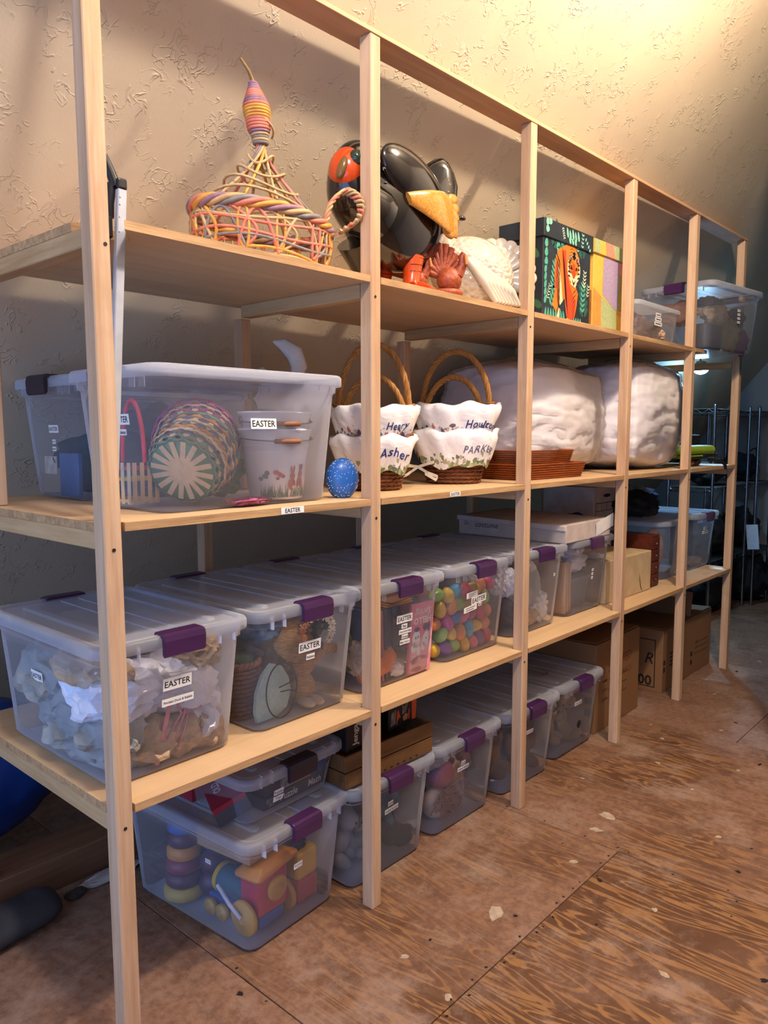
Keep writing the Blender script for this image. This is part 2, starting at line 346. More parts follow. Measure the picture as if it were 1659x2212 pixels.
for x,y,r in ((1.02,-.28,.030),(1.78,-.26,.030),(1.66,-.28,.018),(1.42,-.32,.014),(2.35,-.22,.012),(2.62,-.13,.012),(2.20,-.42,.010),(1.35,-.62,.010),(.66,-.38,.014),(2.9,-.3,.010),(3.4,-.1,.010),(3.62,.02,.009),(.70,-.20,.012),(1.9,-.62,.012),(2.5,-.5,.010),(.45,-.30,.010),(1.10,-.75,.012),(4.2,-.1,.014),(4.6,-.25,.014),(2.0,-.05,.009),(2.75,-.02,.008)):
    chip(x,y,r,m_chip,'paint_chip')
for x,y,r in ((.32,.02,.010),(1.38,-.43,.009),(1.72,-.74,.010),(1.05,-.33,.007),(3.05,-.32,.009),(2.62,-.55,.009),(1.25,-.95,.010),(3.9,-.06,.012)): chip(x,y,r,m_hole,'knot_hole')
# ceiling bulb holders (the warm lamps)
for (x,y) in ((1.60,-1.08),(-.10,-1.12)):
    e_ = empty('ceiling_lamp', (x,y,ZC), 0, 'bare bulb ceiling lamp above the aisle, %s one' % ('nearer' if x < 1 else 'farther'), 'lamp', 'ceiling lamps')
    b = MB(); b.lathe([(.045,0),(.045,-.012),(.022,-.02),(.022,-.045)],20); b.build('socket', mat('white_porcelain','e8e4da',.3), e_); b = MB(); b.ball((0,0,-.058),(.026,.026,.022),None,16,10); b.build('bulb', mat('warm_bulb','ffd9a8',.3,emit=6), e_)
# ================================================================ timber shelving
PX = [0,.7912,1.602,2.4185,3.1624,3.8912]; PW, PD = .0395, .042
M_post = wood('pine_post','d6b592','b08a68','Z',10,.6,stain='a98158')
M_jst = wood('pine_joist','cfae80','ac8558','Y',10,.6)
M_rail = wood('pine_rail','d3a982','b98a64','X',10,.6)
M_ply = wood('birch_plywood','dcbc92','c4a078','X',5,.55,bump=.06,contrast=(.25,.8))
M_edge = wood('plywood_edge','cfa97a','9a734c','X',26,.7,bump=.3)
unit = empty('timber_shelving', (0,0,0), 0, 'long site-built pine shelving unit with five bays of plywood shelves under the slope', 'shelving')
m_scr = mat('screw_head','54504c',.4,'2c2a28',80,metal=.7)
for i, x in enumerate(PX):
    h = 2.447+.009*x; b = MB(); b.box((0,0,h/2),(PW,PD,h), bev=.0025)
    b.build('post', M_post, unit, T(x+PW/2, PD/2, 0) @ RY((-.004,.001,0,.002,-.002,0)[i]))
    for z in (.585,1.185,1.795):
        s_ = MB(); s_.lathe([(.004,0),(.004,.0012),(.0022,.0006)],10); s_.build('screw', m_scr, unit, T(x+PW/2+random.uniform(-.006,.006), -.0001, z-.02) @ RX(PI/2))
    if True:
        b = MB(); b.box((0,0,.275),(PW,PD,.55), bev=.0025); b.build('post', M_post, unit, T(x+PW/2, .59, 1.2205))
        b = MB(); b.box((0,0,.60),(PW,PD,1.20), bev=.0025); b.build('post', M_post, unit, T(x+PW/2, .825, 0))
LV = [(.61,.80),(1.22,.85),(1.83,.615)]; TH = .0183
for li,(z,D) in enumerate(LV):
    for i in range(5):
        x0, x1 = PX[i]+PW+.003, PX[i+1]-.0015
        xa = PX[i] if i == 0 else PX[i]+PW/2+.001; xb = PX[i+1]+PW/2-.001 if i < 4 else PX[i+1]+PW
        if li == 2 and i == 4:
            pts = [(x0,0),(3.36,0),(3.30,.09),(3.30,.3),(xa,.3),(xa,.046),(x0,.046)]
        else:
            ny = .046
            pts = [(x0,0),(x1,0),(x1,.046),(xb,.046),(xb,D),(xa,D),(xa,ny),(x0,ny)]
            if li == 2 and i == 0: pts = [(.064,0),(x1,0),(x1,.046),(xb,.046),(xb,D),(xa,D),(xa,.094),(.118,.094),(.118,.074)]   # cut back beside the first post
        b = MB(); b.prism(pts, -TH, 0); o = b.build('shelf_board', M_ply, unit, T(0,0,z+random.uniform(-.0006,.0006)))
        o.data.materials.append(M_edge)
        for p_ in o.data.polygons:
            if abs(p_.normal.z) < .5: p_.material_index = 1
        if li < 2 or i < 4:
            pass
    for i, x in enumerate(PX):
        y1 = .57 if li == 2 else D-.03
        b = MB(); b.box((0,(y1-PD-.001)/2,0),(PW,y1-PD-.001,.0385), bev=.002); b.build('joist', M_jst, unit, T(x+PW/2, PD+.001, z-TH-.0195))
# flat top rail, two lengths
for (xa,xb) in ((-.9,1.62),(1.6215,3.94)):
    b = MB(); n = 8
    b.box(((xa+xb)/2,0,0),(xb-xa,.093,.0125),bev=.001); b.build('top_rail', M_rail, unit, T(0,.0445,2.447+.0065+.009*(xa+xb)/2) @ RY(0))
    unit.children[-1].rotation_euler = (0,-.009,0); unit.children[-1].location = (0,.0445,2.4535)
for (x,txt) in ((.505,'EASTER'),(1.175,'EASTER')):
    pass
sticker(unit,'EASTER',.075,.0165, ON(.500,-.0006,1.2112), name='shelf_label')
sticker(unit,'EASTER',.055,.0150, ON(1.182,-.0006,1.2112), name='shelf_label')
# ================================================================ latching clear bins
M_bin = clear('clear_bin_plastic','fdfdff',.09,.20,'eceef6')
M_lid = clear('clear_lid_plastic','e8eaf0',.36,.30,'e4e8f2')
M_plum = mat('plum_latch_plastic','43204c',.35,'3c1c45',12,spec=.5)
M_blkl = mat('dark_latch_plastic','2a2030',.38,'241b2a',12,spec=.5)
PROTO = {}
def bin_meshes(L, W, H):
    key = (L,W,H)
    if key in PROTO: return PROTO[key]
    wt, lt = W-.032, L-.036           # body just under the lid
    wb, lb = W-.078, L-.092           # body at its foot
    b = MB(); rg = []
    def at(f): return (wb+(wt-wb)*f, lb+(lt-lb)*f)
    for f, ins in ((0,.016),(.012,.006),(.04,.0)):
        w_, l_ = at(f); rg.append(ring(w_-2*ins, l_-2*ins, .034, H*f, 6))
    for f in (.25,.5,.75,.855):
        w_, l_ = at(f); rg.append(ring(w_,l_,.034,H*f,6))
    w_, l_ = at(.86); rg.append(ring(w_+.012,l_+.012,.036,H*.86,6))
    w_, l_ = at(.97); rg.append(ring(w_+.012,l_+.012,.036,H*.97,6))
    b.loft(rg, True, False)
    for sy in (-1,1):                                         # rim brackets on the short ends
        for x in (-.36,-.26,.26,.36): b.box((x*W, sy*(lt/2+.010), H*.90),(.003,.014,.034))
    body = b.mesh('bin_body'); body.materials.append(M_bin)
    d = MB(); r = .045
    d.loft([ring(W-.004,L-.004,r,H-.030,7), ring(W,L,r,H-.027,7), ring(W,L,r,H-.008,7), ring(W-.006,L-.006,r,H-.002,7), ring(W-.016,L-.016,r*.9,H,7),
            ring(W-.040,L-.040,r*.8,H,7), ring(W-.052,L-.052,r*.75,H-.006,7)], False, True)
    for x in (-.30,.30):
        d.loft([ring(.030,L*.80,.014,H-.006,4,x*W), ring(.020,L*.79,.010,H-.001,4,x*W)], False, True)
    d.box((-.06*W,0,H-.005),(.003,L*.84,.003)); d.box((.06*W,0,H-.005),(.003,L*.84,.003))
    lid = d.mesh('bin_lid'); lid.materials.append(M_lid)
    k = MB(); o0 = L/2; hw = .052                             # latch, profile in (y outward, z), swept along x
    prof = [(-.030,H+.001),(-.028,H+.005),(.004,H+.005),(.012,H+.001),(.015,H-.012),(.013,H-.046),(.008,H-.050),(.004,H-.046),(.004,H-.004),(-.028,H-.0015)]
    rings_ = []
    for x, s_ in ((-hw-.003,.6),(-hw,1),(hw,1),(hw+.003,.6)):
        cy = sum(p[0] for p in prof)/len(prof); cz = H-.018
        rings_.append([(x, -(o0+(p[0] if s_ == 1 else p[0]*.98)), p[1] if s_ == 1 else cz+(p[1]-cz)*.92) for p in prof])
    k.loft(rings_, True, True, None, False)
    lat = k.mesh('latch'); lat.materials.append(M_plum)
    PROTO[key] = (body, lid, lat); return PROTO[key]
def storage_bin(loc, rz, label, L=.60, W=.416, H=.337, latch=None, group='clear latching storage bins', lid=True, tilt=None):
    e = empty('storage_bin', loc, rz, label, 'storage bin', group)
    body, ld, lat = bin_meshes(L,W,H)
    mesh_obj('bin_body', body, None, e)
    if lid: mesh_obj('bin_lid', ld, None, e)
    for a in (0,PI): mesh_obj('latch', lat, latch or M_plum, e, RZ(a), objmat=bool(latch))
    return e
def fronty(L, H, z):
    """-Y face of a bin body at height z (local)"""
    lb, lt = L-.092, L-.036; f = z/H
    return -(lb+(lt-lb)*f)/2-.0012
def bin_label(e, txt, x, z, w, h, L=.60, H=.337, roll=0, fill=.82, **k):
    return sticker(e, txt, w, h, ON(x, fronty(L,H,z), z, -math.atan(.028/H), roll), fill, **k)
def bin_label_left(e, txt, y, z, w, h, W=.416, H=.337, roll=0):
    f = z/H; x = -((W-.078)+(.046)*f)/2-.0012
    return sticker(e, txt, w, h, ONX(x, y, z, -math.atan(.023/H), roll))
E1 = .611
bA = storage_bin((.205,.352,E1),0,'clear bin of crumpled packing paper behind the nearest post, first on the lower shelf')
bin_label(bA,'EASTER',.001,.212,.077,.030); bin_label(bA,'Porclain Duck & Rabbit',.003,.168,.086,.018)
bin_label_left(bA,'EASTER',.055,.200,.062,.026)
bB = storage_bin((.625,.358,E1),R(1),'clear bin of straw rabbits and a daisy wreath, second on the lower shelf')
bin_label(bB,'EASTER',.002,.208,.083,.029); bin_label(bB,'Rabbits',.006,.176,.031,.016)
bC = storage_bin((1.030,.362,E1),0,'clear bin with a pink gift bag pressed to its front, just past the second post')
bin_label(bC,'EASTER',.011,.209,.075,.026); bin_label(bC,'Bags',.012,.184,.027,.0145); bin_label(bC,'Decorative Eggs',.018,.166,.061,.0150); bin_label(bC,'Grass',.017,.149,.030,.0140); bin_label(bC,'Misc Decor',.019,.131,.048,.0150)
bD = storage_bin((1.452,.366,E1),0,'clear bin full of bright plastic eggs on the lower shelf')
bin_label(bD,'EASTER',.003,.204,.089,.028,roll=R(4)); bin_label(bD,'|||',-.040,.226,.066,.020,roll=R(4)); bin_label(bD,'||',-.045,.176,.076,.020,roll=R(5)); bin_label(bD,'Eggs',.012,.183,.018,.012)
bE = storage_bin((1.880,.372,E1),0,'clear bin of bubble wrap and white tissue, right of the third post')
bin_label(bE,'|',.120,.215,.012,.012)
bF = storage_bin((2.322,.378,E1),0,'clear bin with boards and a white bag inside, under the white flat boxes')
for k in range(3): bin_label(bF,'|',.035,.150+.018*k,.016,.011)
# level two
bG = storage_bin((.440,.245,1.221),-PI/2,'large clear bin of woven baskets and pails, turned sideways behind the nearest post')
sticker(bG,'EASTER',.081,.026, T((.416-.078+.046*.61)/2+.0016,.022,.206) @ RZ(PI/2) @ RX(PI/2-.068))
bin_label(bG,'EASTER',.02,.215,.075,.025); bin_label(bG,'Baskets',.02,.185,.040,.014)
bH = storage_bin((.475,.662,1.221),-PI/2,'clear bin with dark contents and a blue book, at the back of the middle shelf', W=.39, latch=M_blkl)
bin_label(bH,'EASTER',.010,.195,.056,.021); bin_label(bH,'Chicks',.004,.160,.020,.012); bin_label(bH,'Rabbits',.001,.140,.022,.012)
# on the floor
bI = storage_bin((.575,.372,.001),R(4),'clear bin of toys with a red and yellow train, on the floor nearest the viewer')
bin_label(bI,'TOYS',-.002,.189,.033,.016); bin_label_left(bI,'TOYS',-.105,.225,.022,.012)
bJ = storage_bin((.985,.362,.001),0,'clear floor bin of soft toys with a pale blue bear, under the wooden crate')
bin_label(bJ,'Dolls',-.014,.234,.024,.015,roll=R(4)); bin_label(bJ,'Stuffed Animals',-.007,.212,.063,.016,roll=R(4))
bK = storage_bin((1.395,.368,.001),0,'clear bin of dolls with red yarn hair, on the floor left of the third post')
bin_label(bK,'Dolls',-.025,.234,.026,.015); bin_label(bK,'Stuffed Animals',-.023,.214,.067,.016)
bL = storage_bin((1.815,.356,.001),R(-1),'clear bin of brown plush behind the foot of the third post, on the floor')
bin_label(bL,'Stuffed Animals',-.017,.222,.067,.016)
bM = storage_bin((2.235,.368,.001),0,'clear bin of cream plush bears on the floor, beside the tall brown carton')
bin_label(bM,'Stuffed Animals',-.008,.222,.064,.018)
# small puzzle bin on top of the toy bin
bN = storage_bin((.600,.390,.339),R(3),'low clear bin of puzzle boxes standing on the toy bin',.56,.40,.150, latch=M_blkl)
bin_label(bN,'Puzzles',-.055,.068,.036,.016,L=.56,H=.150); bin_label(bN,'Toys',-.055,.048,.036,.016,L=.56,H=.150)
# far bays
bO = storage_bin((3.80,.40,E1),0,'clear bin with a blue-lit lid in the last bay of the lower shelf',H=.33,W=.40)
bin_label(bO,'|',.015,.236,.060,.018); bin_label(bO,'|',.015,.212,.090,.018)
bP = storage_bin((3.560,.104,1.832),R(-7)-PI/2,'clear bin overhanging the end of the top shelf, fabrics inside')
for k in range(4): sticker(bP,'|',.030,.012, T((.416-.078+.046*.6)/2+.0022,.035,.155+.020*k) @ RZ(PI/2) @ RX(PI/2))
# small clear shoe-box bin, top shelf
def small_bin(loc, rz, label):
    e = empty('small_clear_bin', loc, rz, label, 'storage bin'); W,D,H = .53,.30,.185
    b = MB(); b.loft([ring(W-.08,D-.06,.03,0,5), ring(W-.06,D-.05,.035,.01,5), ring(W-.02,D-.02,.04,H-.012,5)],True,False); b.build('bin_body', M_bin, e)
    b = MB(); b.loft([ring(W,D,.04,H-.022,6), ring(W,D,.04,H-.004,6), ring(W-.01,D-.01,.038,H,6), ring(W-.05,D-.05,.03,H,6)],False,True); b.build('bin_lid', M_lid, e)
    return e
bQ = small_bin((2.93,.22,1.831),R(0),'small clear box of tissue on the top shelf, right of the patchwork box')
for k,tx in enumerate(('|','|','|')): sticker(bQ,tx,.060+.014*k,.018, ON(-.01,-.1382,.138-.021*k,-.09))
# ================================================================ what is inside the bins
M_tis = mat('white_tissue_paper','f4f2f6',.7,'dcdbe4',14,bump=.5,bscale=60)
M_krf = mat('kraft_packing_paper','c4aa8c',.8,'a08566',12,bump=.5,bscale=50)
M_gry = mat('grey_packing_paper','a9a7a0',.8,'85847e',12,bump=.5,bscale=50)
M_pnk = mat('pink_ribbon','d98a9c',.4,'c56f84',30)
def heap(b_loc, items, where, cat='paper', g=1.16):
    for i,(x,y,z,r,m,lab) in enumerate(items):
        crumple('crumpled_paper', (b_loc[0]+x,b_loc[1]+y,b_loc[2]+z), tuple(q*g for q in r), m, lab, cat, 'crumpled papers '+where, seed=i*3+int(b_loc[0]*50), amp=.62, freq=1.35, sub=4)
loc = (.205,.352,E1)
heap(loc, [
 (-.085,-.135,.185,(.085,.10,.065),M_tis,'ball of white tissue high in the packing-paper bin, behind the nearest post'),
 (.070,-.145,.175,(.085,.085,.065),M_tis,'white tissue wad just behind the label of the packing-paper bin'),
 (.125,-.135,.085,(.050,.090,.065),M_tis,'white tissue wad low at the right of the packing-paper bin'),
 (.125,-.15,.245,(.050,.08,.040),M_krf,'tan kraft wad under the lid at the right of the packing-paper bin'),
 (.055,-.185,.050,(.055,.050,.045),M_krf,'angular tan kraft wad low at the front of the packing-paper bin'),
 (.120,-.195,.045,(.045,.045,.040),M_krf,'tan kraft wad in the front right corner of the packing-paper bin'),
 (-.035,-.19,.055,(.060,.05,.045),M_krf,'tan kraft wad at the front left foot of the packing-paper bin'),
 (-.110,-.02,.070,(.060,.13,.060),M_gry,'grey packing sheet low along the left side of the packing-paper bin'),
 (-.115,.10,.175,(.062,.11,.070),M_gry,'grey packing sheet at the rear left of the packing-paper bin'),
 (-.100,-.155,.085,(.065,.08,.055),M_gry,'folded grey packing sheet near the left front corner of the packing-paper bin'),
 (.02,.10,.110,(.12,.13,.10),M_gry,'big grey paper bundle filling the back of the packing-paper bin'),
 (-.120,-.10,.245,(.050,.12,.045),M_krf,'brown paper bag end under the lid at the left of the packing-paper bin')],'in the nearest bin')
b = MB()
for k in range(3): b.tube([(-.02+.02*k,-.235,.03),(.0+.02*k,-.238,.08),(.035+.01*k,-.235,.12)],.0022,6)
b.tube([(.035,-.232,.115),(.02,-.236,.150),(.055,-.236,.160),(.040,-.234,.118),(.075,-.236,.145),(.09,-.236,.120),(.038,-.233,.115)],.0035,6)
b.box((-.02,-.236,.075),(.012,.001,.14),RZ(0) @ T(-.02,0,.0) @ RY(R(16)))
tag(b.build('ribbon', M_pnk, None, T(*loc)),'pink curling ribbon tied in a bow inside the packing-paper bin','ribbon')
# --- bin B: straw rabbit, mint fan, wreath, small basket
loc = Vector((.625,.358,E1))
M_straw = mat('straw','c99a62',.8,'9f723f',60,(1,1,6),bump=.6,bscale=120)
M_mint = mat('mint_felt','a9bdb2',.85,'96ada2',80,bump=.3,bscale=200)
M_wire = mat('dark_wire','3b4348',.4,'2b3236',20,metal=.7)
M_navy = mat('navy_foliage','2b3f4c',.7,'20303b',40)
M_wick = wood('brown_wicker','8a5a34','5f3a20','X',30,.6)
e = empty('straw_rabbit', tuple(loc+Vector((.065,-.165,.006))), 0, 'straw rabbit with a wide hat, behind the rabbits label', 'ornament')
b = MB(); b.ball((0,0,.05),(.040,.045,.05)); b.build('body', M_straw, e)
b = MB(); b.ball((0,-.01,.125),(.040,.04,.042)); b.build('head', M_straw, e)
b = MB(); b.lathe([(.002,.02),(.03,.018),(.034,.004),(.068,-.004),(.064,-.009),(.03,-.002)],24,T(-.03,-.015,.195) @ RX(R(50)) @ RY(R(-15))); b.build('hat', M_straw, e)
for s in (-1,1):
    b = MB(); b.ball((0,0,.035),(.016,.007,.042)); b.build('ear', M_straw, e, T(.055+.02*s,-.03,.135+.012*s) @ RY(R(70+22*s)))
for s in (-1,1):
    b = MB(); b.ball((0,0,0),(.018,.035,.014)); b.build('foot', mat('pale_felt','cdbfae',.85), e, T(.018*s,-.045,.014))
e = empty('felt_fan', tuple(loc+Vector((-.055,-.205,.008))), 0, 'pale mint felt fan with a dark wire loop, in the straw rabbit bin', 'ornament')
pts = [(-.075,0),(-.080,.03),(-.070,.08),(-.045,.125),(-.01,.150),(.025,.135),(.045,.10),(.050,.06),(.03,.02),(-.01,.002)]
b = MB(); b.prism([(x,z) for x,z in pts], -.006,.006, RX(PI/2)); b.build('felt', M_mint, e, RX(R(-6)))
b = MB(); b.tube([(.005+.055*math.cos(a),-.012,.075+.078*math.sin(a)) for a in [2*PI*k/28 for k in range(28)]],.0022,6,closed=True); b.tube([(-.005,-.014,.085),(.03,-.014,.090),(.06,-.014,.098)],.002,6); b.tube([(.0,-.014,.072),(.03,-.014,.070),(.055,-.014,.06)],.002,6); b.build('wire_loop', M_wire, e)
e = empty('daisy_wreath', tuple(loc+Vector((.085,-.175,.225))), 0, 'small navy wreath edged with white daisies, under the lid of the straw rabbit bin', 'wreath')
b = MB()
rw = random.Random(5)
for k in range(26):
    a = rw.uniform(0,6.28); r_ = rw.uniform(.015,.05); b.add([(0,0,0),(.012,.0,.016),(0,0,.034),(-.012,0,.016)],[(0,1,2,3)],T(r_*math.cos(a)*1.15,rw.uniform(-.04,.01),r_*math.sin(a)*.9) @ RY(rw.uniform(0,6.28)) @ RX(rw.uniform(-.7,.7)))
b.build('leaves', M_navy, e)
m_wp = mat('white_petal','ded8cc',.7); m_pp = mat('peach_petal','d98f68',.7); m_yc = mat('flower_centre','c99a3a',.7)
for k in range(11):
    a = R(-40)+R(25)*k; x,z = .060*math.cos(a),.045*math.sin(a)
    b = MB()
    for q in range(9): b.box((.009,0,0),(.013,.0015,.0045),T(x,-.045,z) @ RX(rw.uniform(-.3,.3)) @ RY(6.283*q/9))
    fl = b.build('daisy', m_wp if k < 7 else m_pp, e); c_ = MB(); c_.ball((x,-.047,z),.004,None,8,6); c_.build('flower_centre', m_yc, fl)
def wicker_basket(name, parent_loc, r0, r1, h, label, m, nrow=9, nst=22, handle=True, sx=1, sy=1, M=None, strand=.0045, cat='basket', spokes=None, group=None, hm=None, base=None):
    """woven basket: rows of strands weaving in and out of upright stakes"""
    e = empty(name, parent_loc, 0, label, cat, group)
    if M is not None: e.matrix_world = T(*parent_loc) @ M
    for k in range(nrow):
        f = k/(nrow-1); r = r0+(r1-r0)*f; z = strand+(h-2*strand)*f; n = nst*4
        pts = [((r+.6*strand*math.cos(nst*a/1.0+PI*k))*sx*math.cos(a), (r+.6*strand*math.cos(nst*a+PI*k))*sy*math.sin(a), z) for a in [2*PI*i/n for i in range(n)]]
        b = MB(); b.tube(pts, max(strand, (h/nrow)*.52), 6, closed=True)
        mm = m[k % len(m)] if isinstance(m,(list,tuple)) else m
        b.build('strand', mm, e)
    b = MB()
    for i in range(nst):
        a = 2*PI*(i+.5)/nst; b.tube([(r0*.98*sx*math.cos(a),r0*.98*sy*math.sin(a),0),(r1*.98*sx*math.cos(a),r1*.98*sy*math.sin(a),h)],strand*.7,5)
    sm_ = spokes or (m[0] if isinstance(m,(list,tuple)) else m)
    b.build('stakes', sm_, e)
    b = MB(); b.lathe([(.001,.002),(r0*.98,.002),(r0*.98,.006),(.001,.006)],28,None,sx,sy,False,False); b.build('base', base or sm_, e)
    b = MB(); n = 40
    for q in range(2):
        b.tube([((r1+strand*1.1*math.cos(12*a+PI*q))*sx*math.cos(a),(r1+strand*1.1*math.cos(12*a+PI*q))*sy*math.sin(a),h+strand*1.1*math.sin(12*a+PI*q)) for a in [2*PI*i/96 for i in range(96)]],strand*1.3,6,closed=True)
    b.build('rim', sm_, e)
    return e
wicker_basket('wicker_basket', tuple(loc+Vector((-.115,-.10,.005))), .050,.062,.15,'small brown wicker basket with grass in the straw rabbit bin', M_wick, 12, 14)
crumple('shredded_grass', tuple(loc+Vector((-.115,-.10,.160))), (.05,.05,.03), mat('green_grass_shred','4e5a3a',.8,'35402a',60,bump=1,bscale=200), 'green shredded grass filling the wicker basket of the straw rabbit bin','grass',seed=4)
for i,(x,y,z,r,m,lab) in enumerate(((-.04,.05,.10,(.10,.12,.09),M_gry,'grey wrapped bundle at the back of the straw rabbit bin'),(.09,.02,.10,(.07,.12,.09),M_krf,'tan paper bundle behind the straw rabbit'),(-.04,-.1,.235,(.06,.07,.035),mat('blue_cloth','55718c',.8,'48617a',20,bump=.4),'blue cloth bundle high in the straw rabbit bin'))):
    crumple('wrapped_bundle', tuple(loc+Vector((x,y,z))), r, m, lab, 'bundle', seed=20+i, sub=4)
# --- bin C: gift bag, books, carrot
loc = Vector((1.030,.362,E1))
M_pink = mat('pink_gift_bag','e58aa6',.4,'df7f9e',8); m_wht = mat('print_white','f4eef0',.5); m_ppk = mat('print_pale_pink','f2b8c6',.5); m_prp = mat('print_purple','6a4a86',.5)
e = empty('gift_bag', tuple(loc+Vector((.110,-.246,.008))), 0, 'pink paper gift bag stood upside down against the front of its bin', 'gift bag')
b = MB(); b.box((0,0,.118),(.115,.010,.236),bev=.001); b.build('bag_body', M_pink, e, RX(R(4.5)))
G = RX(R(4.5))
def PR(o,z,m,name,x): o.build(name,m,e,G @ ON(x,-.0056,z))
text_mb('HELLO',.024,.088,.03).build('print_hello',m_wht,e,G @ ON(0,-.0058,.178) @ RZ(PI))
text_mb('Spring',.034,.085,.012,.25).build('print_spring',m_wht,e,G @ ON(0,-.0058,.208) @ RZ(PI))
def blob_print(name, m, shapes, lift=.0056):
    b = MB()
    for (x,z,rx,rz_) in shapes:
        n=18; b.prism([(x+rx*math.cos(6.283*i/n), z+rz_*math.sin(6.283*i/n)) for i in range(n)],0,.0003)
    b.build(name, m, e, G @ ON(0,-lift,0))
blob_print('print_shape', m_ppk, [(-.005,.03,.05,.028),(.02,.085,.035,.045),(-.03,.070,.022,.04),(.035,.125,.018,.03),(-.02,.012,.03,.01)])
blob_print('print_shape', m_wht, [(-.028,.118,.020,.030),(-.036,.090,.016,.018),(.022,.110,.016,.026),(.012,.085,.010,.014),(-.012,.075,.010,.016)],.006)
blob_print('print_shape', m_prp, [(.018,.152,.012,.012),(.034,.150,.007,.016),(-.026,.150,.014,.008),(-.030,.122,.0025,.005),(-.018,.124,.0025,.005),(.024,.112,.002,.004)],.0064)
for k,(c,x) in enumerate((('2f3350',.030),('3d3f55',.012),('4a3a52',-.006),('a8556c',-.030),('3b4b6a',-.050),('555a78',-.070))):
    b = MB(); b.box((0,0,.113),(.010,.18,.226),bev=.001); tag(b.build('gift_bag', mat('bag_side_%d'%k,c,.4), None, T(*(loc+Vector((x,-.135-.004*k,.006)))) @ RZ(R(-12)) @ RX(R(-2))), '%s gift bag standing edge-on left of the pink gift bag' % ('midnight blue','slate blue','dull plum','rose','steel blue','grey violet')[k], 'gift bag', 'flat gift bags')
for k in range(3):
    b = MB(); b.box((0,0,0),(.13,.15,.003)); tag(b.build('gift_tag_card', mat('orange_card_%d'%k,('c97a4a','b0885a','8a5a3c')[k],.5), None, T(*(loc+Vector((.05,-.145,.244+.006*k)))) @ RZ(R(6*k)) @ RX(R(3))), ('orange','tan','brown')[k]+' card lying flat on the gift bags under the lid', 'card')
e = empty('cloth_carrot', tuple(loc+Vector((-.035,-.20,.060))), 0, 'puffy orange cloth carrot in the front of the gift bag bin', 'toy')
b = MB(); b.tube([(-.09,.0,-.035),(-.05,-.01,-.02),(0,-.015,.0),(.03,-.01,.025),(.035,0,.05)],[.014,.026,.036,.034,.016],14); b.build('carrot_body', mat('orange_satin','e0803a',.45,'cf6c28',24,bump=.5,bscale=30), e)
b = MB(); b.ball((.037,.002,.06),(.014,.014,.016),None,10,8); b.build('carrot_top', mat('green_felt','4a6a58',.8), e)
crumple('crumpled_paper', tuple(loc+Vector((-.105,-.19,.085))), (.045,.05,.055), M_krf, 'tan paper wad left of the cloth carrot','paper',seed=44,sub=4)
crumple('crumpled_paper', tuple(loc+Vector((.028,-.215,.030))), (.035,.03,.025), M_tis, 'pale wad between the cloth carrot and the pink gift bag','paper',seed=45)
crumple('shredded_grass', tuple(loc+Vector((-.13,-.02,.11))), (.05,.16,.10), mat('olive_shred','6d6a35',.8,'4c4a22',60,bump=1,bscale=150), 'olive shredded grass along the left of the gift bag bin','grass',seed=46,sub=4)
# --- bin D: plastic eggs
loc = Vector((1.452,.366,E1))
def egg_mesh(name='egg_shell', r=.024, h=.066):
    b = MB(); prof = []
    for j in range(13):
        ph = PI*j/12; z = -math.cos(ph); rr = math.sin(ph)*(1-.14*z); prof.append((max(rr*r,.0004), z*h/2))
    b.lathe(prof,18,None,1,1,False,False); b.lathe([(r*1.0,-.003),(r*1.035,-.001),(r*1.035,.001),(r*1.0,.003)],18,None,1,1,False,False)
    return b.mesh(name)
egm = egg_mesh(); egm.materials.append(mat('egg_white','e8e4e0',.3))
ecol = [('blue','2f6fb8'),('yellow','e0b43a'),('green','5fae62'),('pink','d86a8c'),('orange','e08a4a'),('purple','8a5aa0'),('light blue','4aa0c8'),('magenta','c23f78'),('lime','9cc05a'),('red','cf4058')]
re_ = random.Random(11); n = 0
def egg(x,y,z,c,lab,grp):
    o = mesh_obj('plastic_egg', egm, mat('egg_'+c[0].replace(' ','_'),c[1],.28,spec=.5,coat=.2), None, T(*(loc+Vector((x,y,z)))) @ Matrix.Rotation(re_.uniform(0,6.28),4,Vector((re_.uniform(-1,1),re_.uniform(-1,1),re_.uniform(-1,1)))), True)
    tag(o, lab, 'egg', grp)
rows = [.032,.082,.132,.182,.232]
for j,z in enumerate(rows):
    for i in range(7):
        x = -.150+.052*i+(.027 if j % 2 else 0)-.012; c = ecol[(i*3+j*7+re_.randrange(3)) % 10]
        if x > .165: continue
        egg(x, -.205-.008*(j/4)+re_.uniform(-.006,.01), z+re_.uniform(-.006,.006), c, '%s plastic egg at the front of the egg bin, %s row, %s' % (c[0], ('bottom','second','middle','fourth','top')[j], ('far left','left','left of centre','right of centre','right','far right','in the corner')[i]), 'plastic eggs in the front of the bin')
for j in range(4):
    for i in range(5):
        c = ecol[(i*7+j*3) % 10]; egg(-.152, -.14+.07*i, .04+.062*j, c, '%s plastic egg on the egg bin\'s left side, %s row, %s from front' % (c[0], ('bottom','second','third','top')[j], ('first','second','third','fourth','fifth')[i]), 'plastic eggs along the side of the bin')
M_poly = clear('clear_bag_film','fbfbff',.07,.08,'ffffff')
crumple('plastic_bag', tuple(loc+Vector((.03,-.14,.215))), (.13,.105,.085), M_poly, 'clear plastic bag bunched over the eggs, behind the egg bin label','bag',seed=50,amp=.2,sub=4)
crumple('egg_bag', tuple(loc+Vector((.01,.05,.12))), (.13,.14,.10), mat('blue_egg_bag','4f79a0',.4,'3b5f84',18,bump=.5), 'blue bag of eggs filling the back of the egg bin','bag',seed=51,sub=4)
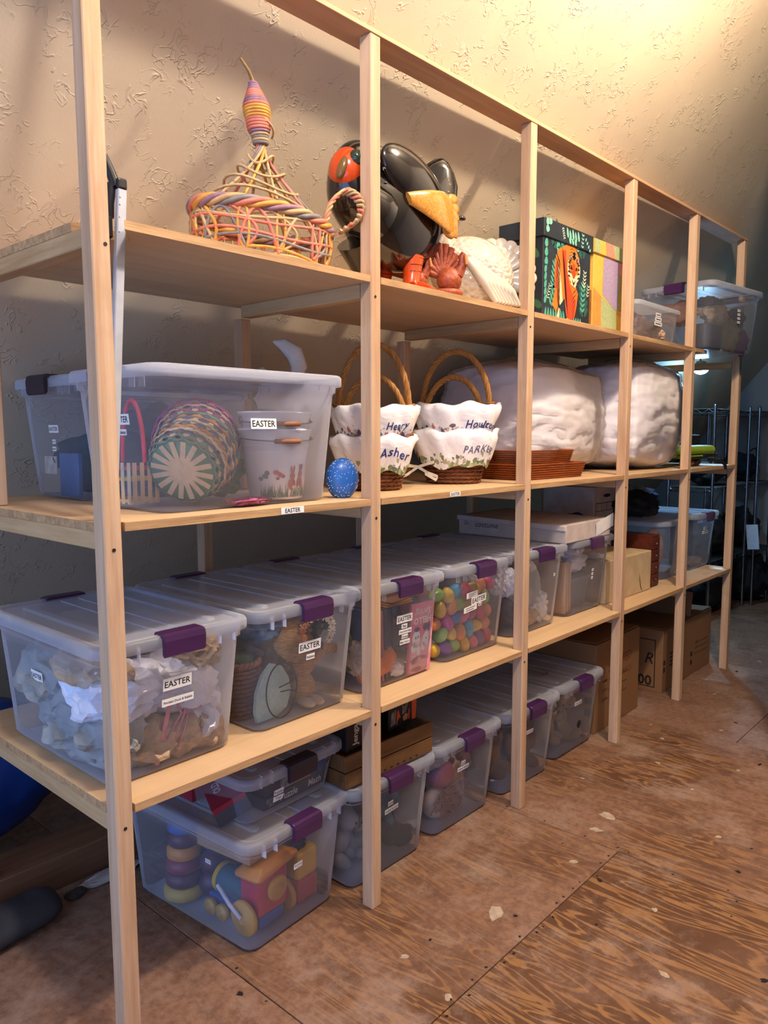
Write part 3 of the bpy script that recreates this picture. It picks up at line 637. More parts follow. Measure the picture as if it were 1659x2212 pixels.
# --- bin E / F
loc = Vector((1.880,.372,E1))
M_bub = clear('bubble_wrap_film','f4f2f0',.34,.15,'e8e2de')
crumple('bubble_wrap', tuple(loc+Vector((.070,-.165,.150))), (.065,.06,.12), M_bub, 'upright bubble-wrapped bundle in the bin right of the third post','packing',seed=60,amp=.25,sub=4)
crumple('crumpled_paper', tuple(loc+Vector((.110,-.18,.070))), (.07,.05,.065), M_tis, 'white tissue below the bubble wrap in the bin right of the third post','paper',seed=61,sub=4,amp=.7)
crumple('crumpled_paper', tuple(loc+Vector((-.10,-.17,.20))), (.06,.06,.06), M_tis, 'white tissue wad left of the third post','paper',seed=62,sub=4)
crumple('crumpled_paper', tuple(loc+Vector((.03,-.19,.045))), (.09,.04,.04), M_krf, 'brown paper low in the bubble wrap bin','paper',seed=63,sub=4)
crumple('wrapped_bundle', tuple(loc+Vector((-.1,-.14,.08))), (.06,.10,.07), mat('dark_brown_cloth','5a4436',.9,'463428',20,bump=.5), 'dark brown cloth bundle low beside the third post','bundle',seed=64,sub=4)
crumple('wrapped_bundle', tuple(loc+Vector((.02,.06,.12))), (.13,.14,.10), M_gry, 'grey bundle at the back of the bubble wrap bin','bundle',seed=65,sub=4)
loc = Vector((2.322,.378,E1))
M_pale = wood('pale_frame_wood','d9b48c','bd9468','Z',14,.6)
for k in range(3):
    b = MB(); b.box((0,0,.115),(.016,.24,.23-.01*k),bev=.0015); tag(b.build('wooden_board', M_pale, None, T(*(loc+Vector((-.135+.021*k,-.11,.006))))), ('first','second','third')[k]+' pale board standing on edge at the left inside the bin under the flat boxes','board','pale boards on edge')
crumple('plastic_bag', tuple(loc+Vector((.03,-.165,.225))), (.075,.06,.055), M_tis, 'white plastic bag bunched behind the front of the bin under the flat boxes','bag',seed=70,sub=4,amp=.6)
e = empty('lidded_container', tuple(loc+Vector((.045,-.11,.006))), 0, 'cloudy plastic container with a pale lid inside the bin under the flat boxes', 'container')
b = MB(); b.loft([ring(.17,.16,.02,0,4),ring(.20,.19,.025,.125,4)],True,False); b.build('container_body', M_lid, e)
b = MB(); b.loft([ring(.21,.20,.025,.125,4),ring(.21,.20,.025,.138,4)],True,True); b.build('container_lid', M_lid, e)
# --- bin H (back of the middle shelf)
loc = Vector((.475,.665,1.221))
crumple('folded_cloth', tuple(loc+Vector((-.08,0,.10))), (.16,.14,.09), mat('dark_teal_cloth','2c3a40',.9,'1f2a2f',12,bump=.4), 'dark teal cloth in the bin at the back of the middle shelf','cloth',seed=80,sub=4)
crumple('folded_cloth', tuple(loc+Vector((.08,0,.19))), (.15,.14,.08), mat('dark_grey_cloth','4a504e',.9,'3a403e',12,bump=.4), 'grey-green cloth on top of the teal cloth in the back bin','cloth',seed=81,sub=4)
e = empty('picture_book', tuple(loc+Vector((-.245,-.005,.008))), 0, 'blue picture book standing in the bin at the back of the middle shelf','book')
b = MB(); b.box((0,-.045,.06),(.012,.11,.12),bev=.001); b.build('cover', mat('blue_book_cover','2f5a8c',.4,'25497a',10), e)
b = MB(); b.box((-.0065,.06,.085),(.002,.075,.05)); b.build('picture', mat('pale_print','cbbda8',.5,'a0846a',30), e)
# --- floor: stuffed animals and dolls
sph = MB(); sph.ball((0,0,0),1,None,20,14); SPH = sph.mesh('plush_shape'); 
def plush_mat(n,c,c2): return mat('plush_'+n,c,.95,c2,40,bump=.8,bscale=160,spec=.1)
SPH.materials.append(plush_mat('base','a88868','8a6a4c'))
def plush(loc, rz, s, m, label, m2=None, tilt=0, grp='soft toys in the floor bins'):
    e = empty('soft_toy', loc, 0, label, 'soft toy', grp); e.matrix_world = T(*loc) @ RZ(rz) @ RX(tilt) @ S(s,s,s)
    m2 = m2 or m
    for nm,c,r,mm in (('body',(0,0,0),(.85,.75,1.0),m),('head',(0,-.15,1.25),(.68,.66,.62),m),('muzzle',(0,-.72,1.13),(.28,.24,.22),m2),('ear',(-.50,-.05,1.75),(.24,.13,.26),m),('ear',(.50,-.05,1.75),(.24,.13,.26),m),
        ('arm',(-.85,-.25,.35),(.30,.34,.62),m),('arm',(.85,-.25,.35),(.30,.34,.62),m),('leg',(-.50,-.65,-.75),(.36,.66,.36),m),('leg',(.50,-.65,-.75),(.36,.66,.36),m)):
        mesh_obj(nm, SPH, mm, e, T(*c) @ S(*r), True)
    k = mat('black_button','121212',.2)
    for x in (-.22,.22): mesh_obj('eye', SPH, k, e, T(x,-.76,1.38) @ S(.07,.06,.07), True)
    mesh_obj('nose', SPH, k, e, T(0,-.95,1.18) @ S(.10,.06,.07), True)
    return e
tan=plush_mat('tan','b8946c','967450'); wht=plush_mat('white','d8d0c8','bdb2a8'); brn=plush_mat('brown','7d5638','5f3f28'); crm=plush_mat('cream','d8b488','bc9468'); blu=plush_mat('pale_blue','7f9cae','66869a'); dkg=plush_mat('dark_grey','4a4650','35323a'); gold=plush_mat('gold','b07a3c','8f5f2a'); rst=plush_mat('rust','8c4e34','6e3a26'); pinkp=plush_mat('dusty_pink','b08078','946860')
q = (.985,.362,.003)
def pl(dx,dy,dz,rz,s,m,lab,m2=None,tilt=0): plush((q[0]+dx,q[1]+dy,q[2]+dz),rz,s,m,lab,m2,tilt)
pl(-.105,-.12,.10,R(25),.062,wht,'white and tan plush left of the second post in the pale blue bear\'s bin',tan,R(20))
pl(.060,-.165,.165,R(-15),.052,blu,'pale blue plush bear in the floor bin under the crate',None,R(40))
pl(.095,-.165,.060,R(40),.055,dkg,'dark grey plush at the front of the floor bin under the crate',None,R(-30))
pl(.085,-.13,.225,R(180),.036,tan,'tan plush high at the right in the floor bin under the crate',wht,R(150))
pl(-.05,-.17,.215,R(10),.034,brn,'small brown plush beside the label in the floor bin under the crate')
pl(-.12,-.10,.235,R(60),.036,pinkp,'dusty pink plush under the lid in the floor bin under the crate')
pl(0,.05,.10,0,.085,brn,'large brown plush at the back of the floor bin under the crate')
pl(-.02,-.16,.055,R(-30),.045,wht,'white plush behind the second post in the floor bin',None,R(-50))
q = (1.395,.368,.003)
pl(.08,-.16,.130,R(20),.050,pinkp,'pinkish plush at the right of the yarn-haired doll',tan,R(20))
pl(.05,-.15,.230,R(-10),.042,rst,'rust plush beneath the label in the yarn-haired doll bin')
pl(.115,-.13,.225,R(40),.040,brn,'brown plush under the lid at the right of the yarn-haired doll bin')
pl(-.115,-.12,.245,R(30),.032,gold,'gold plush under the lid at the left of the yarn-haired doll bin')
pl(0,.06,.09,R(0),.085,brn,'large brown plush at the back of the yarn-haired doll bin')
e = empty('rag_doll', (q[0]-.045,q[1]-.165,q[2]+.055), 0, 'rag doll with red yarn hair lying face forward in its floor bin', 'doll')
b = MB(); b.ball((0,0,0),(.060,.045,.058)); b.build('head', mat('doll_cloth','d2b49a',.9), e)
b = MB(); ry = random.Random(2)
for k in range(70):
    a = ry.uniform(0,6.28); x0 = .055*math.cos(a); z0=.05*math.sin(a); p0=Vector((x0*.5,-.035,.03+z0*.4)); p1=p0+Vector((ry.uniform(-.06,.07),ry.uniform(-.025,-.002),ry.uniform(-.07,.04)))
    b.tube([p0,(p0+p1)/2+Vector((ry.uniform(-.02,.02),-.012,ry.uniform(-.01,.02))),p1],.0022,5)
b.build('yarn_hair', mat('red_yarn','a86a50',.9,'8c5040',60), e)
b = MB(); b.box((.02,-.045,-.03),(.030,.004,.012),bev=.002); b.build('mouth', mat('red_felt','a8343a',.9), e)
b = MB(); b.ball((.10,.0,.03),(.04,.05,.10)); b.build('dress', mat('print_dress','3c4468',.9,'b08a8a',40), e)
e = empty('knit_ball', (q[0]-.03,q[1]-.17,q[2]+.165), 0, 'red and blue knitted ball above the yarn-haired doll', 'ball')
b = MB(); b.ball((0,0,0),.055,None,20,14); b.build('knit', mat('knit_red_blue','a8323e',.9,'2f3f78',9,detail=0,bump=.5,bscale=150), e)
crumple('folded_cloth', (q[0]-.06,q[1]-.16,q[2]+.225), (.07,.05,.032), mat('floral_cloth','b3a898',.9,'7a7480',26,bump=.4), 'floral cloth folded over the knitted ball','cloth',seed=90)
crumple('folded_cloth', (q[0]+.035,q[1]-.19,q[2]+.15), (.025,.03,.055), mat('quilted_cloth','b5a07a',.9,'94603e',40,bump=.4), 'tan quilted cloth right of the knitted ball','cloth',seed=91)
q = (1.815,.356,.003)
pl(-.09,-.12,.11,R(15),.075,gold,'gold plush bear behind the third post at floor level')
pl(.09,-.15,.095,R(-20),.072,rst,'rust plush bear right of the third post at floor level')
pl(.06,-.13,.235,R(10),.045,tan,'long tan plush lying under the lid right of the third post',None,R(80))
pl(-.08,-.13,.245,R(0),.040,brn,'brown plush under the lid left of the third post')
pl(0,.06,.10,0,.09,brn,'large brown plush at the back of the bin behind the third post')
q = (2.235,.368,.003)
pl(-.085,-.15,.10,R(20),.060,crm,'cream plush bear at the left of the last floor bin')
pl(.055,-.13,.175,R(-35),.068,crm,'cream plush bear tilted back below the label of the last floor bin',tan,R(50))
pl(.05,-.17,.055,R(30),.055,crm,'cream plush bear with a dark round nose at the foot of the last floor bin',None,R(-40))
pl(-.05,-.13,.255,R(5),.040,pinkp,'pinkish plush under the lid of the last floor bin')
pl(0,.06,.10,0,.085,brn,'large brown plush at the back of the last floor bin')
mesh_obj('black_disc', SPH, mat('black_button','121212',.2), None, T(q[0]+.025,q[1]-.262,q[2]+.115) @ S(.020,.004,.022), True); tag(COL.objects[-1],'round black nose patch pressed to the front of the last floor bin','button')
# ================================================================ middle shelf
E2 = 1.2212
# --- inside the sideways bin: woven baskets, pails, little red basket
def tone(n,c,c2=None): return mat('reed_'+n,c,.65,c2,50,bump=.2)
tg,tb,to_,tn,tp,tm = tone('green','6f8f74'),tone('slate','56606e'),tone('orange','c98a50'),tone('natural','d0b48e'),tone('purple','a05a98'),tone('magenta','b04880')
def star_basket(loc, M, label, rows, spoke, disc, r0=.083, r1=.105, h=.125):
    e = empty('woven_basket', loc, 0, label, 'basket', 'woven baskets in the sideways bin'); e.matrix_world = T(*loc) @ M
    for k,m in enumerate(rows):
        f = k/(len(rows)-1); r = r0+(r1-r0)*math.sin(f*PI*.62); z = .004+(h-.006)*f; ph = (k % 2)*PI
        b = MB(); rg = []
        for dz,dr in ((-h/len(rows)*.46,-.0012),(-h/len(rows)*.46,.0012),(h/len(rows)*.46,.0012),(h/len(rows)*.46,-.0012),(-h/len(rows)*.46,-.0012)):
            rg.append([((r+dr+.0026*math.cos(16*a+ph))*math.cos(a),(r+dr+.0026*math.cos(16*a+ph))*math.sin(a),z+dz) for a in [2*PI*i/96 for i in range(96)]])
        b.loft(rg,False,False); b.build('woven_band', m, e)
    for i in range(16):
        a = 2*PI*i/16; b = MB()
        pts = [(r0+(r1-r0)*math.sin(f*PI*.62), .004+(h-.006)*f) for f in (0,.33,.66,1)]
        vs = []
        for r,z in pts: vs += [(r,-.008,z),(r,.008,z)]
        b.add([(x*math.cos(a)-y*math.sin(a),x*math.sin(a)+y*math.cos(a),z) for x,y,z in vs],[(0,1,3,2),(2,3,5,4),(4,5,7,6)]); b.build('stake', spoke, e)
    b = MB(); b.lathe([(.001,.001),(r0*1.0,.001),(r0*1.0,.004),(.001,.004)],32,None,1,1,False,False); b.build('base_disc', disc, e)
    for i in range(8):
        b = MB(); b.box((0,0,0),(r0*1.86,.013,.0012)); b.build('spoke', spoke, e, T(0,0,-.0006-.0002*i) @ RZ(PI*i/8))
    b = MB(); b.tube([((r1*.97)*math.cos(a),(r1*.97)*math.sin(a),h+.003*math.sin(9*a)) for a in [2*PI*i/60 for i in range(60)]],.005,6,closed=True); b.build('rim', rows[-1], e)
    return e
cdir = math.atan2(-1.447-.15,-.768-.35)                            # towards the camera
star_basket((.330,.190,E2+.112), RZ(cdir-R(20)) @ RY(R(-68)) @ RZ(R(12)) @ T(0,0,-.055), 'round woven basket lying on its side, green base with pale star spokes', [tg,tg,tb,tn,to_,tb,tn,tb,to_,tb,tg], tn, tg)
star_basket((.415,.285,E2+.150), RZ(cdir) @ RY(R(-80)) @ T(0,0,-.035), 'purple and magenta woven basket tucked behind the green star basket', [tp,tm,tp,tn,tm,tp,tm,tp,tm], tn, tp, .09,.115,.11)
M_pail = mat('white_enamel','e6e4ea',.3,'dad8e0',6,spec=.5,coat=.2); M_galv = mat('steel_wire','8a8c90',.35,'6a6c70',40,metal=.8); M_grip = wood('grip_wood','a8724e','7a4e32','X',30,.5)
def pail(loc, rz, label, prints):
    e = empty('metal_pail', loc, rz, label, 'pail', 'white metal pails'); H=.185
    b = MB(); b.lathe([(.070,0),(.072,.004),(.088,.135),(.0885,.139),(.0915,.142),(.0885,.146),(.097,H-.006),(.101,H-.002),(.099,H+.001),(.095,H-.004),(.069,.006)],40,None,1,1,True,True); b.build('pail_body', M_pail, e)
    b = MB(); pts = [(.100*math.cos(a),.102*math.sin(a)*-1,H-.022-.010*math.sin(a)) for a in [PI*k/24 for k in range(25)]]; b.tube(pts,.0014,6); b.build('bail_wire', M_galv, e)
    b = MB(); b.tube([(-.035,-.102,H-.032),(-.033,-.104,H-.032),(.033,-.104,H-.032),(.035,-.102,H-.032)],[.004,.0065,.0065,.004],10); b.build('grip', M_grip, e)
    for s in (-1,1):
        b = MB(); b.lathe([(.011,0),(.011,.002),(.007,.003)],14); b.build('ear', M_galv, e, T(.0955*s,0,H-.020) @ RY(R(90*s)))
    if prints:
        def onp(name,m,shapes):
            b = MB()
            for poly in shapes:
                n = len(poly); b.add([((.0732+(z/.135)*.0165)*math.sin(x/.08), -(.0732+(z/.135)*.0165)*math.cos(x/.08), z) for x,z in poly],[tuple(range(n))])
            b.build(name,m,e)
        rp_ = random.Random(8)
        def el(x,z,a,c,t=0,n=12): return [(x+a*math.cos(q)*math.cos(t)-c*math.sin(q)*math.sin(t), z+a*math.cos(q)*math.sin(t)+c*math.sin(q)*math.cos(t)) for q in [2*PI*i/n for i in range(n)]]
        onp('print_grass', mat('print_sage','7d8f86',.5,'66786c',60), [[(x-.0016,.006),(x+.0016,.006),(x+rp_.uniform(-.008,.008),rp_.uniform(.02,.048))] for x in [rp_.uniform(-.072,.082) for _ in range(90)]])
        onp('print_flower', mat('print_slate_flower','7d8a94',.5), [el(-.066,.055,.007,.006),el(-.056,.062,.006,.006),el(-.048,.070,.007,.007),el(-.050,.060,.005,.005)])
        onp('print_flower', mat('print_rose_flower','c46a74',.5), [el(-.024,.072,.008,.006),el(-.014,.066,.006,.006),el(-.020,.056,.005,.004),el(-.006,.062,.006,.005)])
        onp('print_rabbit', mat('print_russet','bf7a74',.5), [el(.020,.040,.012,.016),el(.021,.062,.008,.010),el(.017,.078,.0028,.011,.1),el(.0245,.079,.0028,.011,-.1),el(.048,.042,.011,.017),el(.049,.066,.008,.010),el(.046,.083,.0027,.011,.1),el(.053,.083,.0027,.011,-.1)])
        onp('print_rabbit_tail', mat('print_cream','e8dcc0',.5), [el(.026,.032,.0045,.0045),el(.046,.032,.0045,.0045)])
    return e
pail((.582,.160,E2+.008), R(-22), 'white metal pail printed with two russet rabbits in grass, inside the sideways bin', True)
pail((.582,.160,E2+.053), R(-22), 'plain white metal pail nested in the rabbit-printed pail', False)
e = empty('small_basket', (.222,.270,E2+.012), R(10), 'little square basket with a red twisted handle at the left inside the sideways bin', 'basket')
for k in range(4):
    b = MB(); b.loft([ring(.085,.085,.008,.004+.026*k,3),ring(.087,.087,.008,.012+.026*k,3)],False,False); b.build('woven_band', (tn,mat('band_blue','4a5a80',.6),mat('band_yellow','c8a040',.6),mat('band_red','b8404a',.6))[k], e)
for k in range(8):
    a = -.034+.0227*(k % 4); b = MB(); b.box((a if k < 4 else -.0435, -.0435 if k < 4 else a, .050),(.012 if k<4 else .001,.001 if k<4 else .012,.10)); b.build('stake', tn, e)
b = MB()
b.tube([(.0,.040*math.cos(t)*1.0,.10+.15*math.sin(t)) for t in [PI*i/24 for i in range(25)]],.0055,8); b.build('handle', mat('red_ribbon_wrap','cf3f4f',.4,'b8303f',90), e)
crumple('shredded_grass', (.43,.10,E2+.012), (.07,.035,.010), mat('pink_grass_shred','c46a8a',.6,'a8506f',90,bump=1,bscale=200), 'pink shredded grass on the floor of the sideways bin','grass',seed=101,sub=4)
crumple('shredded_grass', (.47,.30,E2+.08), (.10,.08,.07), mat('olive_leaf','7a8a5a',.8,'5f6e44',60,bump=.6), 'olive green leaves behind the pails','grass',seed=102,sub=4)
e = empty('toy_hook', (.205,.33,E2+.10), 0, 'yellow plastic toy handle at the left end of the sideways bin','toy')
b = MB(); b.tube([(0,0,0),(-.004,-.012,.02),(-.006,-.015,.05),(-.002,-.006,.075)],.008,8); b.build('handle', mat('yellow_plastic','e0b838',.35), e)
b = MB(); b.tube([(0,0,0),(0,.002,-.02)],.007,8); b.build('tip', mat('black_plastic','1c1c1f',.4), e)
# --- lined wicker baskets
M_wkd = wood('dark_wicker','8c5430','5a3018','X',40,.5,knots=False); M_rope = wood('twisted_willow','c08848','8f5a26','Z',26,.5,knots=False)
def linermat(i, zlo, zhi, cols):
    nm = 'printed_liner_%d' % i
    m, nt, b = new_mat(nm); L = nt.links.new
    tc = nd(nt,'ShaderNodeTexCoord'); sp = nd(nt,'ShaderNodeSeparateXYZ'); L(tc.outputs['Object'], sp.inputs[0])
    nz = nd(nt,'ShaderNodeTexNoise', Scale=30, Detail=3); L(tc.outputs['Object'], nz.inputs['Vector'])
    ad = nd(nt,'ShaderNodeMath', operation='MULTIPLY_ADD'); ad.inputs[1].default_value=.045; L(nz.outputs['Fac'], ad.inputs[0]); L(sp.outputs['Z'], ad.inputs[2])
    mr = nd(nt,'ShaderNodeMapRange'); mr.inputs['From Min'].default_value=zlo+.022; mr.inputs['From Max'].default_value=zhi+.022; mr.inputs['To Min'].default_value=1; mr.inputs['To Max'].default_value=0; L(ad.outputs[0], mr.inputs[0])
    vo = nd(nt,'ShaderNodeTexVoronoi', Scale=95); mp = nd(nt,'ShaderNodeMapping'); mp.inputs['Scale'].default_value=(1,1,.55); L(tc.outputs['Object'], mp.inputs[0]); L(mp.outputs[0], vo.inputs['Vector'])
    sc2 = nd(nt,'ShaderNodeSeparateColor'); L(vo.outputs['Color'], sc2.inputs[0])
    rp = nd(nt,'ShaderNodeValToRGB'); rp.color_ramp.interpolation='CONSTANT'; els = rp.color_ramp.elements
    for k,c in enumerate(cols):
        e_ = els[k] if k < 2 else els.new(k/len(cols)); e_.position = k/len(cols); e_.color = srgb(c)
    L(sc2.outputs[0], rp.inputs[0])
    th = nd(nt,'ShaderNodeMath', operation='GREATER_THAN'); L(mr.outputs[0], th.inputs[0]); L(sc2.outputs[1], th.inputs[1])
    mx = nd(nt,'ShaderNodeMix', data_type='RGBA'); L(th.outputs[0], mx.inputs['Factor']); mx.inputs['A'].default_value=srgb('efe9e6'); L(rp.outputs[0], mx.inputs['B'])
    L(mx.outputs['Result'], b.inputs['Base Color']); b.inputs['Roughness'].default_value=.85; b.inputs['Specular IOR Level'].default_value=.15
    n2 = nd(nt,'ShaderNodeTexNoise', Scale=16, Detail=4, Distortion=1.2); L(tc.outputs['Object'], n2.inputs['Vector']); bp = nd(nt,'ShaderNodeBump', Strength=.5, Distance=.012); L(n2.outputs['Fac'], bp.inputs['Height']); L(bp.outputs[0], b.inputs['Normal'])
    return m
GR = ['7d8a5a','efe9e6','a5a878','6f7a66','b8b090']; FL = ['9a8f98','efe9e6','6d6670','b87a78','c4b49a']
def lined_basket(loc, rz, name_txt, label, i, sc_=1.0, ink='2a3270', hem=.056, cols=GR, ta=R(25), tz=.118, caps=False, htwist=0, ribbon=True, hh=.228):
    e = empty('lined_basket', loc, rz, label, 'basket', 'lined wicker baskets'); e.scale = (sc_,sc_,sc_)
    r0, r1, H = .086,.122,.155
    for k in range(9):
        f = k/12; r = r0+(r1-r0)*f; z = .007+.0128*k; n = 160; b = MB()
        for q in range(2):
            b.tube([((r+.0032*math.cos(13*a+PI*k+PI*q))*math.cos(a),(r+.0032*math.cos(13*a+PI*k+PI*q))*math.sin(a)*.92,z+.0022*math.sin(13*a+PI*q)) for a in [2*PI*j/80 for j in range(80)]],.0048,5,closed=True)
        b.build('weave_row', M_wkd, e)
    b = MB(); b.lathe([(.001,.002),(r0,.002),(r0*1.02,.01),(r1-.004,H-.01),(r1-.008,H-.01),(r0-.004,.010)],36,None,1,.92,False,False); b.build('inner_wall', M_wkd, e)
    sd = random.Random(i)
    p1,p2,p3 = sd.uniform(0,6),sd.uniform(0,6),sd.uniform(0,6)
    def wob(a,z): 
        k = (z-.02)/.15; return .026*math.sin(7*a+p1)*(1-k*.3)+.020*math.sin(12*a+p2+z*30)+.018*math.sin(3*a+p3)+.007*math.sin(23*a+p1+z*60)
    prof = [(.100,.115),(.112,.150),(.120,.170),(.130,.177),(.139,.170),(.142,.152),(.137,.130),(.133,.112),(.126,.088),(.118,hem+.012),(.115,hem)]
    def pr_at(z):
        P_ = sorted([(q[1],q[0]) for q in prof[4:]])
        for (za,ra),(zb,rb) in zip(P_,P_[1:]):
            if za <= z <= zb: return ra+(rb-ra)*(z-za)/(zb-za)
        return P_[0][1] if z < P_[0][0] else P_[-1][1]
    def drape(a,r,z,outer):
        f = max(0,min(1,(.177-z)/(.177-hem))) if outer else 0
        hd = math.exp(-(math.asin(min(1,abs(math.sin(a))))/.30)**2)
        k = 1+wob(a,z); z2 = z+f*hd*.085+.005*math.sin(5*a+p1)+.004*math.sin(9*a+p2)*(1-f)+f*.006*math.sin(8*a+p3); rr = r*k-(.010*hd*f if outer else 0)
        return (rr*1.06*math.cos(a), rr*.98*math.sin(a), z2)
    b = MB(); b.loft([[drape(2*PI*j/96,r,z,n_ >= 4) for j in range(96)] for n_,(r,z) in enumerate(prof)],False,False); b.build('cloth_liner', linermat(i,hem+.005,hem+.055,cols), e)
    # handle: three willow strands twisted round an arch, bound at both feet
    for q in range(4):
        pts = []
        for j in range(61):
            t = PI*j/60; c = Vector((.113*math.cos(t),0,.145+hh*math.sin(t)**.9 if 0 < t < PI else .145)); nrm = Vector((math.cos(t)*.9,0,math.sin(t))).normalized()
            ph = 11*t+q*PI/2; off = nrm*math.cos(ph)*.0055+Vector((0,1,0))*math.sin(ph)*.0055; pts.append(c+off)
        b = MB(); b.tube(pts,.0052,7); b.build('handle_strand', M_rope, e, RZ(htwist))
    for s in (-1,1):
        for k in range(4):
            b = MB(); b.tube([(.014*math.cos(a),.014*math.sin(a)*1.1,0) for a in [2*PI*j/16 for j in range(16)]],.0036,6,closed=True); b.build('binding', M_rope, e, RZ(htwist) @ T(.116*s,0,.160+.007*k) @ RY(R(-8*s)))
    # embroidered name following the cloth
    t_ = text_mb(name_txt, .030 if not caps else .024, .125, .004 if caps else .012, .25, 1.1)
    vs = []
    for (x,y,z) in t_.v:
        zz = tz+y; rr = pr_at(zz)+.0022; a = -PI/2+ta+x/.150
        k = drape(a,rr,zz,True); vs.append(k)
    b = MB(); b.add(vs, t_.f); b.build('embroidered_name', mat('thread_'+ink, ink, .7), e)
    if ribbon:
        mr_ = mat('cream_ribbon','e6dccb',.6,'d8ccb8',40)
        b = MB()
        def strip(pts,w=.010):
            P=[Vector(p) for p in pts]; V=[]
            for j,p in enumerate(P): V += [p+Vector((0,0,w/2)), p-Vector((0,0,w/2))]
            b.add(V,[(2*j,2*j+1,2*j+3,2*j+2) for j in range(len(P)-1)])
        x0,y0,z0 = -.125,-.055,.055
        strip([(x0,y0,z0),(x0-.03,y0-.02,z0+.005),(x0-.065,y0-.01,z0+.0)]); strip([(x0,y0-.002,z0),(x0-.04,y0-.03,z0-.025),(x0-.08,y0-.03,z0-.040)])
        strip([(x0,y0-.004,z0),(x0+.03,y0-.03,z0+.012),(x0+.05,y0-.04,z0+.018)]); strip([(x0,y0-.006,z0),(x0+.03,y0-.035,z0-.018),(x0+.062,y0-.04,z0-.03),(x0+.055,y0-.045,z0-.040),(x0+.02,y0-.035,z0-.02)])
        b.build('ribbon_bow', mr_, e)
    return e
lined_basket((1.075,.250,E2),R(-50),'Asher','cloth-lined wicker basket at the bottom of its pair, right behind the second post',1,.98,cols=GR,ta=R(30),ribbon=False)
lined_basket((1.080,.255,E2+.088),R(-47),'Henry','cloth-lined wicker basket with tall handle, upper of the pair behind the second post',2,1.02,cols=FL,ta=R(32),tz=.110,hem=.070,ribbon=False)
lined_basket((1.515,.255,E2),R(-46),'PARKER','lower cloth-lined basket with a cream ribbon bow, left of the red-brown trays',3,1.10,'5f5c70',cols=GR,ta=R(30),caps=True,tz=.112,htwist=R(14),hh=.205)
lined_basket((1.520,.250,E2+.092),R(-50),'Houlton','upper cloth-lined basket nested on the one with the bow, left of the trays',4,1.10,cols=FL,ta=R(34),tz=.108,hem=.070,ribbon=False,hh=.205)
lined_basket((1.045,.560,E2),R(-40),'','wicker basket with only its handle showing, behind the pair at the second post',5,.98,ribbon=False) if False else None
# tin egg
e = empty('tin_egg', (.776,.098,E2), R(-30), 'blue polka-dot egg tin between the sideways bin and the second post', 'egg tin')
b = MB(); b.ball((0,0,.058),(.046,.032,.058),None,24,16,lambda d: 1-.10*d.z); b.build('shell', mat('blue_tin','2f6fc0',.35,'2a66b4',10,coat=.3), e)
b = MB(); b.tube([(.0465*math.cos(a)*(1-.10*math.sin(a)),.002,.058+.0585*math.sin(a)*(1-.10*math.sin(a))) for a in [2*PI*i/40 for i in range(40)]],.0016,6,closed=True); b.build('rim', mat('blue_tin_rim','285ea8',.35), e)
rd = random.Random(4); dm = mat('white_dot','e4ecf6',.5); b = MB()
for k in range(110):
    u = rd.uniform(-.92,.92); a = rd.uniform(PI,2*PI); rr=math.sqrt(1-u*u); d=Vector((rr*math.cos(a),rr*math.sin(a),u)); kk=1-.10*d.z
    b.ball((d.x*.0464*kk,d.y*.0324*kk,.058+d.z*.0582*kk),.0013,None,6,4)
b.build('dots', dm, e)
# white rabbit figure behind
wr = mat('white_papier_mache','dcdad6',.6,'cfcdc8',20,bump=.15)
e = empty('rabbit_figure', (.93,.50,E2), R(-35), 'white rabbit figure with a tall curved ear, behind the lined baskets', 'figurine')
b = MB(); b.ball((0,0,.13),(.10,.09,.13)); b.build('body', wr, e)
b = MB(); b.ball((-.02,-.02,.31),(.072,.075,.070)); b.build('head', wr, e)
b = MB(); b.tube([(.02,0,.355),(.035,0,.40),(.02,0,.445),(-.02,0,.475),(-.05,0,.482)],[.016,.028,.030,.020,.004],12,S(1,.5,1)); b.build('ear', wr, e)
b = MB(); b.tube([(-.05,.02,.35),(-.09,.02,.375),(-.13,.02,.37)],[.016,.028,.006],12); b.build('ear', wr, e)
# trays
M_tray = wood('red_brown_woven','a0501f','6e2f10','X',60,.45,knots=False,bump=.5)
def tray(loc, rz, w, d, h, label):
    e = empty('woven_tray', loc, rz, label, 'tray', 'red-brown woven trays'); n = 7
    for k in range(n):
        f = k/(n-1); b = MB(); z=.004+(h-.008)*f
        pts = [(x,y,z+.006*abs(x)/(w/2)*f) for x,y in rrect(w*(.94+.06*f),d*(.92+.08*f),.02,4)]; b.tube(pts,h/n*.56,6,closed=True); b.build('coil', M_tray, e)
    b = MB(); b.box((0,0,.003),(w*.92,d*.9,.004)); b.build('base', M_tray, e); return e
tray((2.015,.250,E2),R(-2),.47,.30,.056,'lower and larger woven tray lying beside the third post')
tray((2.03,.275,E2+.058),R(-4),.40,.25,.050,'upper woven tray stacked on the larger one beside the third post')
